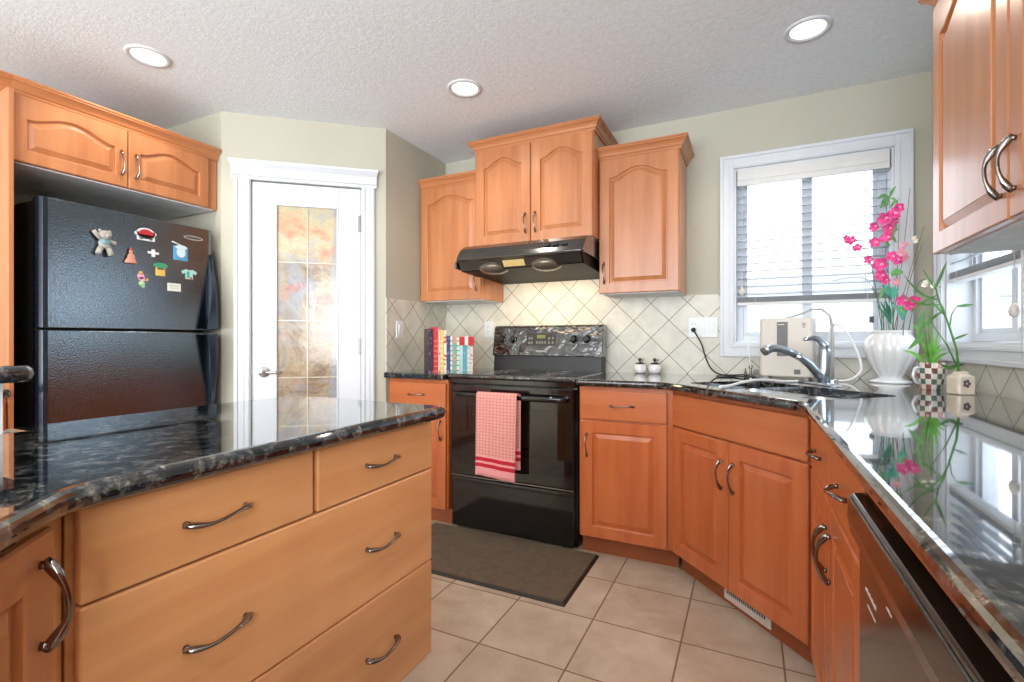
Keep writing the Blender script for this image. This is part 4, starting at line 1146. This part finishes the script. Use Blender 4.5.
# faucet
FB = Vector((0.300, 2.550)); fdir = Vector((-0.240, -0.100)); fa = math.atan2(fdir.y, fdir.x)
r = thing('faucet', 'brushed metal pull-out kitchen faucet with lever, behind the sink', 'faucet', (FB.x, FB.y, CT), fa)
b = MB(); b.lathe([(0.030, 0), (0.030, 0.005), (0.024, 0.010), (0.0235, 0.03)], 24, cap1=False)
b.tube([(0, 0, 0.0), (-0.001, 0, 0.06), (-0.004, 0, 0.11), (-0.006, 0, 0.150), (-0.002, 0, 0.178)], [0.0245, 0.0245, 0.025, 0.0245, 0.020], 20)
b.build('body', M['faucet'], r, smooth=True)
b = MB(); b.tube([(-0.006, 0, 0.150), (-0.002, 0, 0.182), (0.018, 0, 0.203), (0.046, 0, 0.210), (0.072, 0, 0.206), (0.084, 0, 0.200)], [0.0235, 0.021, 0.016, 0.012, 0.010, 0.007], 16, flat=(1.0, 0.95)); b.build('lever', M['faucet'], r, smooth=True)
b = MB(); b.tube([(0.004, 0, 0.022), (0.032, 0, 0.060), (0.062, 0, 0.094), (0.098, 0, 0.122), (0.12, 0, 0.134)], [0.019, 0.0185, 0.018, 0.0165, 0.0165], 18); sp_ = b.build('spout', M['faucet'], r, smooth=True)
b = MB(); b.tube([(0.122, 0, 0.1355), (0.155, 0, 0.151), (0.19, 0, 0.162), (0.222, 0, 0.164), (0.24, 0, 0.160), (0.254, 0, 0.150)], [0.0165, 0.016, 0.0165, 0.018, 0.0215, 0.0225], 18); b.build('spray_head', M['faucet'], sp_, smooth=True)
b = MB(); b.tube([(0.254, 0, 0.150), (0.262, 0, 0.145)], [0.020, 0.018], 18); b.build('aerator', M['dark_grey'], sp_, smooth=True)
b = MB(); b.prism(rrect(0, 0, 0.028, 0.11, 0.027, 5), 0, 0.005); b.build('deck_plate', M['faucet'], r, bevel=0.002)

# vase
VX, VY = 0.600, 2.830
r = thing('vase', 'white fluted ceramic vase holding the pink flowers', 'vase', (VX, VY, CT))
def flute(a, z): return 0.87*(1 + (0.075*abs(math.sin(a*6))**0.7-0.05 if 0.03 < z < 0.225 else 0))
vp = [(0.0, 0.0), (0.092, 0.0), (0.095, 0.006), (0.088, 0.013), (0.060, 0.020), (0.052, 0.028), (0.060, 0.038), (0.080, 0.068), (0.100, 0.110), (0.114, 0.155), (0.117, 0.185), (0.108, 0.215), (0.090, 0.236), (0.082, 0.246), (0.088, 0.256), (0.090, 0.262), (0.082, 0.264), (0.074, 0.256), (0.076, 0.235), (0.095, 0.19), (0.07, 0.08), (0.0, 0.05)]
vp = [(r_, z_*0.93) for r_, z_ in vp]
b = MB(); b.lathe(vp, 96, mod=flute); b.build('body', M['ceramic'], r, smooth=True)

RX, FXx = Vector((math.cos(math.radians(26)), math.sin(math.radians(26)), 0)), Vector((-math.sin(math.radians(26)), math.cos(math.radians(26)), 0))
def off(base, a, d, z): return base + RX*a + FXx*d + Vector((0, 0, z))
def petal_flower(b, c, r_, nrm, n=5, cup=0.35, mi=0):
    nrm = Vector(nrm).normalized(); a = nrm.cross(Vector((0, 0, 1)))
    if a.length < 0.1: a = Vector((1, 0, 0))
    a.normalize(); t = nrm.cross(a)
    c = Vector(c); ph = random.uniform(0, 6)
    for k in range(n):
        th = ph+2*PI*k/n
        d = a*math.cos(th)+t*math.sin(th); s_ = a*-math.sin(th)+t*math.cos(th)
        w_ = r_*0.42
        p = [c, c+d*r_*0.35+s_*w_*0.8+nrm*r_*cup*0.3, c+d*r_*0.75+s_*w_+nrm*r_*cup, c+d*r_*1.05+nrm*r_*cup*0.9, c+d*r_*0.75-s_*w_+nrm*r_*cup, c+d*r_*0.35-s_*w_*0.8+nrm*r_*cup*0.3]
        mid = c+d*r_*0.6+nrm*r_*cup*0.35
        vs = [b.bm.verts.new(q) for q in p]; m_ = b.bm.verts.new(mid)
        for i in range(6):
            f = b.bm.faces.new((vs[i], vs[(i+1) % 6], m_)); f.material_index = mi
def leaf_blade(b, p0, p1, wd, sag=0.0, fold=0.25, n=7, side=None):
    p0 = Vector(p0); p1 = Vector(p1); d = p1-p0
    s_ = side or d.cross(FXx).normalized()
    s_ = Vector(s_).normalized(); nrm = d.cross(s_).normalized()
    L = []; Rr = []; Mm = []
    for i in range(n+1):
        t = i/n
        c = p0+d*t+Vector((0, 0, -sag*t*t))+Vector((0, 0, sag*0.6*math.sin(PI*t)))
        q = wd*(math.sin(PI*min(1, t*0.92+0.08))**0.8)
        if i == n: q = wd*0.03
        L.append(b.bm.verts.new(c+s_*q+nrm*q*fold)); Rr.append(b.bm.verts.new(c-s_*q+nrm*q*fold)); Mm.append(b.bm.verts.new(c))
    for i in range(n):
        b.bm.faces.new((L[i], L[i+1], Mm[i+1], Mm[i])); b.bm.faces.new((Mm[i], Mm[i+1], Rr[i+1], Rr[i]))
    for f in b.bm.faces: f.smooth = True
PXM = 2.29/485.0
VB = Vector((VX, VY, 1.155))            # about the vase mouth
def vpx(px, py, d=0.0):
    k = PXM*(1+d/2.29)
    return VB + RX*((px-890)*k) + FXx*d + Vector((0, 0, (333-py)*k)) - Vector((0, 0, 0)) 
def spray(name, label, stem_pts, blossoms, leaves, mat, leafmat, cat='flower', group='artificial flower stems in the white vase', rad=0.0022, br=0.026):
    base = stem_pts[0]
    r = thing(name, label, cat, tuple(base), 0, group)
    def loc(p): return Vector(p)-Vector(base)
    P = [loc(p) for p in stem_pts]; out = []
    for i in range(len(P)-1):
        p0 = P[max(i-1, 0)]; p1 = P[i]; p2 = P[i+1]; p3 = P[min(i+2, len(P)-1)]
        for k in range(5):
            t = k/5; out.append(0.5*((2*p1)+(p2-p0)*t+(2*p0-5*p1+4*p2-p3)*t*t+(3*p1-p0-3*p2+p3)*t**3))
    out.append(P[-1])
    b = MB(); b.tube(out, [rad*(1-0.5*i/len(out)) for i in range(len(out))], 6); b.build('stem', M['twig'] if leafmat is None else M['leaf_dark'], r, smooth=True)
    for (p, s_) in blossoms:
        b = MB(); petal_flower(b, loc(p), br*s_, (-0.35*1+random.uniform(-.4, .4), -0.9, random.uniform(-.3, .35)), 5)
        fl = b.build('blossom', M[mat], r)
        b = MB(); b.sphere(tuple(loc(p)+Vector((0.004, -0.010, 0))), 0.006*s_, 8, 6); b.build('flower_centre', M['yellow'] if mat != 'pink' else M['pink_pale'], fl, smooth=True)
    for (a, c, wd) in leaves:
        b = MB(); leaf_blade(b, loc(a), loc(c), wd, 0.01); b.build('leaf', M[leafmat or 'leaf'], r)
    return r
inv = lambda dx, d=0: Vector((VX, VY, 1.02)) + RX*dx + FXx*d
spray('pink_orchid_stem', 'tall spray with the highest cluster of magenta blossoms', [inv(-0.01, -0.02), vpx(884, 320, -.02), vpx(878, 285, -.03), vpx(879, 250, -.04), vpx(888, 215, -.04), vpx(893, 200, -.03)],
      [(vpx(876, 221, -.05), 1.15), (vpx(885, 216, -.05), 1.1), (vpx(891, 210, -.04), 0.9), (vpx(880, 231, -.05), 1.0), (vpx(876, 240, -.06), 1.0), (vpx(866, 245, -.05), 0.95), (vpx(867, 229, -.04), 0.85), (vpx(889, 224, -.03), 0.8)],
      [(vpx(886, 236, -.03), vpx(893, 229, -.03), .008), (vpx(884, 240, -.03), vpx(893, 243, -.02), .010), (vpx(888, 205), vpx(882, 200), .016), (vpx(889, 201), vpx(880, 205), .014)], 'pink', 'leaf')
spray('pink_orchid_stem', 'middle spray of magenta blossoms level with the bottom of the blind', [inv(0.0, -0.03), vpx(884, 322, -.05), vpx(880, 295, -.06), vpx(876, 270, -.06), vpx(868, 262, -.06)],
      [(vpx(868, 267, -.07), 1.25), (vpx(869, 278, -.07), 1.05), (vpx(860, 262, -.05), 0.8), (vpx(879, 259, -.07), 1.0), (vpx(886, 262, -.06), 0.85), (vpx(876, 282, -.05), 0.8)],
      [(vpx(880, 277, -.06), vpx(891, 272, -.07), .016), (vpx(876, 290, -.05), vpx(868, 300, -.06), .010)], 'pink', 'leaf')
spray('pink_orchid_stem', 'short magenta and pale pink blossoms right above the vase mouth', [inv(0.01, -0.05), vpx(888, 325, -.09), vpx(889, 312, -.10)],
      [(vpx(884, 303, -.11), 1.05), (vpx(893, 304, -.10), 1.0), (vpx(898, 303, -.09), 0.9), (vpx(890, 309, -.11), 0.8)],
      [(vpx(888, 316, -.10), vpx(880, 308, -.10), .010)], 'pink', 'leaf')
spray('pink_orchid_stem', 'arching side branch with small magenta blossoms at the far left', [inv(-0.03, -0.02), vpx(876, 318, -.02), vpx(868, 270, -.02), vpx(858, 248, -.02), vpx(846, 236, -.02), vpx(834, 231, -.02)],
      [(vpx(844, 243, -.04), 0.9), (vpx(850, 250, -.04), 0.8), (vpx(841, 240, -.03), 0.6)], [], 'pink', 'leaf', br=0.026)
spray('pale_flower_stem', 'stem of pale pink blossoms on the right side of the vase', [inv(0.03, 0.0), vpx(896, 320, .02), vpx(899, 280, .02), vpx(902, 250, .02)],
      [(vpx(901, 254, 0), 0.8), (vpx(905, 259, 0), 0.75), (vpx(898, 262, 0), 0.8), (vpx(904, 247, 0), 0.7), (vpx(893, 284, -.02), 0.7)], [], 'pink_pale', 'leaf')
spray('green_leaf_stem', 'tall stem with long green leaves above the magenta blossoms', [inv(0.02, 0.02), vpx(894, 318, .03), vpx(894, 260, .04), vpx(895, 215, .04), vpx(896, 190, .04)], [],
      [(vpx(895, 200, .04), vpx(902, 186, .04), .007), (vpx(896, 210, .04), vpx(904, 200, .04), .007), (vpx(895, 238, .04), vpx(886, 226, .04), .008), (vpx(898, 240, .04), vpx(903, 222, .04), .009), (vpx(896, 248, .04), vpx(885, 240, .04), .008), (vpx(894, 198, .04), vpx(883, 199, .04), .009), (vpx(897, 200, .04), vpx(905, 206, .04), .007), (vpx(894, 206, .04), vpx(886, 208, .04), .009)], 'pink', 'leaf')
spray('teal_leaf_stem', 'bushy teal-green foliage stem in front in the vase', [inv(0.0, 0.04), vpx(891, 320, .05), vpx(893, 300, .05), vpx(895, 288, .05)], [],
      [(vpx(893, 300, .0), vpx(880+3*i, 284+((i*7) % 13), .0), .009) for i in range(7)] + [(vpx(890, 322, -.07), vpx(878+4*i, 300+((i*5) % 11), -.07), .007) for i in range(6)], 'pink', 'leaf_teal')
spray('dark_leaf_stem', 'dark green foliage sprays low at the left of the vase mouth', [inv(-0.04, 0.0), vpx(880, 325, -.02), vpx(874, 305, -.02)], [],
      [(vpx(882, 326, -.05), vpx(868+3*i, 306-((i*5) % 9), -.05), .006) for i in range(5)], 'pink', 'leaf_dark')
random.seed(11)
for i, (dx, tx, ty, d, lab) in enumerate([(0.03, 919, 190, .06, 'bare twig rising highest beside the wall corner'), (0.04, 933, 228, .06, 'bare twig leaning furthest right in front of the wall corner'), (0.035, 912, 205, .08, 'thin bare twig between the two leaning ones'), (0.045, 926, 246, .03, 'short bare twig leaning right over the bamboo'), (-0.05, 828, 283, -.02, 'thin grass blade arching left across the window blind')]):
    mid = vpx(900+(tx-900)*0.4, 333-(333-ty)*0.5 if i < 4 else 278, d*0.6) if i < 4 else vpx(862, 281, -.02)
    r = spray('twig', lab, [inv(dx, 0.03+(0.012*i if i < 4 else 0)), vpx(896+3*i if i < 4 else 880, 325 if i < 4 else 318, d*0.4), mid, vpx(tx, ty, d)], [], [], 'white_petal', None, 'twig', 'bare twigs in the white vase', rad=0.0022)
spray('white_blossom_stem', 'stem of tiny white blossoms drooping right toward the bamboo', [inv(0.04, -0.02), vpx(903, 315, -.05), vpx(908, 285, -.06), vpx(918, 283, -.06), vpx(930, 290, -.06)],
      [(vpx(912, 287, -.07), 0.5), (vpx(921, 288, -.07), 0.5), (vpx(912, 243, -.02), 0.45), (vpx(915, 284, -.06), 0.4), (vpx(914, 240, 0.0), 0.45)], [], 'white_petal', 'leaf')

# mug planter
MX, MY = 0.665, 2.515
r = thing('planter_mug', 'checkered mosaic mug planter with a side handle, right of the vase', 'planter', (MX, MY, CT))
t = NT('mosaic_checks')
tc = t.node('ShaderNodeTexCoord'); sp = t.node('ShaderNodeSeparateXYZ'); t.link(tc.outputs['Object'], sp.inputs[0])
ang_ = t.math('ARCTAN2', sp.outputs['Y'], sp.outputs['X'])
ci = t.math('FLOOR', t.math('MULTIPLY', ang_, 14/(2*PI))); cj = t.math('FLOOR', t.math('MULTIPLY', sp.outputs['Z'], 46))
ck = t.math('MODULO', t.math('ABSOLUTE', t.math('ADD', ci, cj)), 2.0)
cmb = t.node('ShaderNodeCombineXYZ'); t.link(ci, cmb.inputs[0]); t.link(cj, cmb.inputs[1])
wn_ = t.node('ShaderNodeTexWhiteNoise'); t.link(cmb.outputs[0], wn_.inputs['Vector'])
cc = t.ramp(wn_.outputs['Value'], [(0.0, srgb(150, 88, 78)), (0.35, srgb(112, 74, 68)), (0.6, srgb(92, 108, 100)), (0.85, srgb(180, 120, 110))], 'CONSTANT')
t.link(t.mix(ck, srgb(214, 208, 196), cc), t.b.inputs['Base Color']); t.b.inputs['Roughness'].default_value = 0.2
M['mosaic'] = t.m
b = MB(); b.lathe([(0.0, 0), (0.034, 0.0), (0.036, 0.004), (0.044, 0.06), (0.046, 0.108), (0.042, 0.108), (0.040, 0.09), (0.0, 0.088)], 32); b.build('cup', M['mosaic'], r, smooth=True)
hx = [(-RX*0.042 + Vector((0, 0, 0.090))), (-RX*0.064+Vector((0, 0, 0.085))), (-RX*0.074+Vector((0, 0, 0.058))), (-RX*0.062+Vector((0, 0, 0.030))), (-RX*0.040+Vector((0, 0, 0.020)))]
b = MB(); b.tube(hx, 0.0055, 10); b.build('handle', M['ceramic'], r, smooth=True)
def ppx(B, px0, py0, T):
    k = T/485.0
    return lambda px, py, d=0.0: B + RX*((px-px0)*k) + FXx*d + Vector((0, 0, (py0-py)*k))
mp = ppx(Vector((MX, MY, 1.018)), 927, 366, 1.965)
r = thing('mug_plant', 'small bright green leafy plant growing in the mosaic mug', 'plant', tuple(mp(927, 370)))
B0 = mp(927, 370)
b = MB()
random.seed(5)
tips = [(913, 318), (918, 330), (906, 348), (922, 322), (925, 335), (930, 328), (936, 338), (940, 350), (934, 352), (919, 348), (912, 352), (928, 345), (945, 345), (921, 340), (931, 341)]
for i, (px, py) in enumerate(tips):
    leaf_blade(b, Vector((random.uniform(-.01, .01), random.uniform(-.01, .01), 0)), mp(px, py, random.uniform(-.04, .04))-B0, 0.0055 if i > 2 else 0.008, 0.02)
b.build('foliage', M['leaf_bright'], r)
b = MB()
for (a, c, wd) in ((mp(921, 335), mp(904, 352), .010), (mp(924, 332), mp(928, 305), .006), (mp(919, 312), mp(914, 338), .013)): leaf_blade(b, a-B0, c-B0, wd, 0.0)
b.tube([Vector((0, 0, 0)), mp(923, 350)-B0, mp(921, 330)-B0, mp(919, 312)-B0], 0.002, 6)
b.tube([Vector((0, 0, 0)), mp(926, 345)-B0, mp(924, 332)-B0, mp(928, 305)-B0], 0.0018, 6)
b.build('long_leaves', M['leaf'], r)
b = MB(); b.sphere((0, 0, -0.012), 0.036, 14, 6, (1, 1, 0.3)); b.build('moss', M['leaf_dark'], r, smooth=True)

# square pot with clover
QX, QY = 0.702, 2.330
r = thing('bamboo_pot', 'cream ceramic pot with a dark clover print at the right wall', 'pot', (QX, QY, CT), math.radians(20)); r.scale = (0.74, 0.74, 0.86)
b = MB(); b.rings([[(x, y, z) for x, y in rrect(0, 0, h_, h_, 0.016, 4)] for h_, z in ((0.038, 0.0), (0.042, 0.004), (0.043, 0.066), (0.040, 0.078), (0.026, 0.086), (0.024, 0.098), (0.021, 0.098), (0.021, 0.08))]); b.build('pot', M['cream'], r, smooth=False, bevel=0.002)
b = MB()
for k in range(5):
    a = 2*PI*k/5
    b.rings([[(0.011*math.cos(a)+0.0075*math.cos(2*PI*j/10)-0.004, -0.0432, 0.048+0.011*math.sin(a)+0.0075*math.sin(2*PI*j/10)) for j in range(10)], [(0.011*math.cos(a)+0.0075*math.cos(2*PI*j/10)-0.004, -0.0440, 0.048+0.011*math.sin(a)+0.0075*math.sin(2*PI*j/10)) for j in range(10)]])
b.build('clover_print', M['dark_grey'], r)
qp = ppx(Vector((QX, QY, 1.012)), 960, 368, 1.79)
B0 = qp(960, 368)
r = thing('lucky_bamboo', 'leggy lucky bamboo with arching leaves in the clover pot', 'plant', tuple(B0))
def crv(b, pts, rd):
    P = [p-B0 for p in pts]; b.tube(P, rd, 7)
b = MB()
crv(b, [qp(958, 372), qp(956, 350), qp(948, 325), qp(938, 300), qp(934, 284)], [0.0045, 0.004, 0.0035, 0.003, 0.002])
crv(b, [qp(957, 368), qp(946, 345), qp(930, 322)], [0.003, 0.0025, 0.0015])
crv(b, [qp(949, 328), qp(951, 315), qp(956, 307)], [0.002, 0.0018, 0.0012])
b.build('stalk', M['leaf'], r, smooth=True)
b = MB()
for (a, c, wd, sg) in ((qp(934, 290), qp(946, 262), .009, .0), (qp(936, 292), qp(921, 268), .004, .0), (qp(938, 300), qp(902, 282), .007, -.03), (qp(940, 305), qp(900, 300), .006, -.02), (qp(942, 312), qp(918, 330), .008, .01), (qp(956, 307), qp(973, 305), .008, .0), (qp(946, 320), qp(938, 300), .008, .0),
                       (qp(952, 340), qp(968, 334), .006, .0), (qp(936, 296), qp(908, 312), .006, .01), (qp(945, 317), qp(925, 296), .006, .0), (qp(955, 368), qp(938, 366), .010, -.01)):
    leaf_blade(b, a-B0, c-B0, wd*0.72, sg)
b.build('leaves', M['leaf'], r)
b = MB(); b.tube([(-0.03, -0.01, 0.002), (-0.01, 0, 0.01), (0.004, 0, 0.012)], 0.005, 8); b.build('ribbon', M['leaf_dark'], r, smooth=True)

# ================================================================== CEILING LIGHTS
def can_light(label, x, y, power=5.5):
    r = thing('recessed_light', label, 'light', (x, y, ZC), 0, 'recessed ceiling lights')
    b = MB(); b.lathe([(0.092, 0.0), (0.090, -0.006), (0.074, -0.008), (0.066, 0.000)], 36, cap0=False, cap1=False); b.build('trim_ring', M['white'], r, smooth=True)
    b = MB(); b.lathe([(0.068, -0.001), (0.04, -0.006), (0.0, -0.008)], 32, cap0=False); b.build('lens', M['lamp'], r, smooth=True)
    l = D.lights.new('ceiling_lamp', 'SPOT'); l.energy = power*PI; l.color = (1.0, 0.90, 0.77); l.spot_size = math.radians(140); l.spot_blend = 0.6; l.shadow_soft_size = 0.06
    o = D.objects.new('ceiling_lamp', l); COL.objects.link(o); o.location = (x, y, ZC-0.02)
M['lamp'] = plain('lit_lamp_lens', srgb(255, 246, 230), 0.5, emis=(1.0, 0.94, 0.84, 1), es=3.0)
can_light('lit recessed ceiling light above the refrigerator side', -2.538, 1.30)
can_light('lit recessed ceiling light in the middle, in front of the pantry door', -1.352, 2.20)
can_light('lit recessed ceiling light near the right wall above the sink', 0.229, 2.43)
can_light('added unseen recessed ceiling light over the island behind the camera', -1.2, 0.2)  # this and the next two are unseen lamps added for their light
can_light('added unseen recessed ceiling light behind the camera on the right', 0.1, -0.2)
can_light('added unseen recessed ceiling light far behind the camera', -1.4, -1.8)

# ================================================================== OUTSIDE
b = MB(); b.box(-30, 40, 3.6, 50, -0.8, -0.6); struct(b.build('snowy_ground', plain('snow', srgb(236, 240, 245), 0.8, var=0.01)))
r = thing('neighbour_house', 'pale neighbouring house seen faintly through the window blind', 'house', (-1.0, 12.5, -0.6))
b = MB(); b.box(0, 8.5, 0, 6, 0, 2.6); b.build('wall', plain('pale_siding', srgb(222, 226, 230), 0.7), r)
b = MB(); b.rings([[(-0.4, -0.5, 2.55), (-0.4, 3.0, 3.5), (-0.4, 6.5, 2.55)], [(8.9, -0.5, 2.55), (8.9, 3.0, 3.5), (8.9, 6.5, 2.55)]]); b.build('roof', plain('grey_shingle', srgb(128, 134, 142), 0.8), r)
for x in (1.2, 4.2):
    b = MB(); b.box(x, x+1.1, -0.04, 0.02, 1.0, 2.1); wv = b.build('window', M['white'], r)
    b = MB(); b.box(x+0.08, x+1.02, -0.05, -0.04, 1.08, 2.02); b.build('pane', plain('far_window_glass', srgb(176, 186, 196), 0.1), wv)
r = thing('bare_tree', 'leafless tree seen through the side window', 'tree', (4.6, 5.2, -0.6))
random.seed(21)
b = MB()
def branch(p, d, L, rd, lv):
    q = p+d*L
    b.tube([p, p+d*L*0.5+Vector((random.uniform(-.03, .03), random.uniform(-.03, .03), 0)), q], [rd, rd*0.8, rd*0.6], 5)
    if lv == 0: return
    for k in range(3):
        nd = (d+Vector((random.uniform(-.8, .8), random.uniform(-.8, .8), random.uniform(-.1, .6)))).normalized()
        branch(q if k else p+d*L*0.65, nd, L*0.72, rd*0.6, lv-1)
branch(Vector((0, 0, 0)), Vector((0, 0, 1)), 1.3, 0.07, 5)
b.build('branches', plain('pale_bark', srgb(150, 146, 144), 0.8), r)
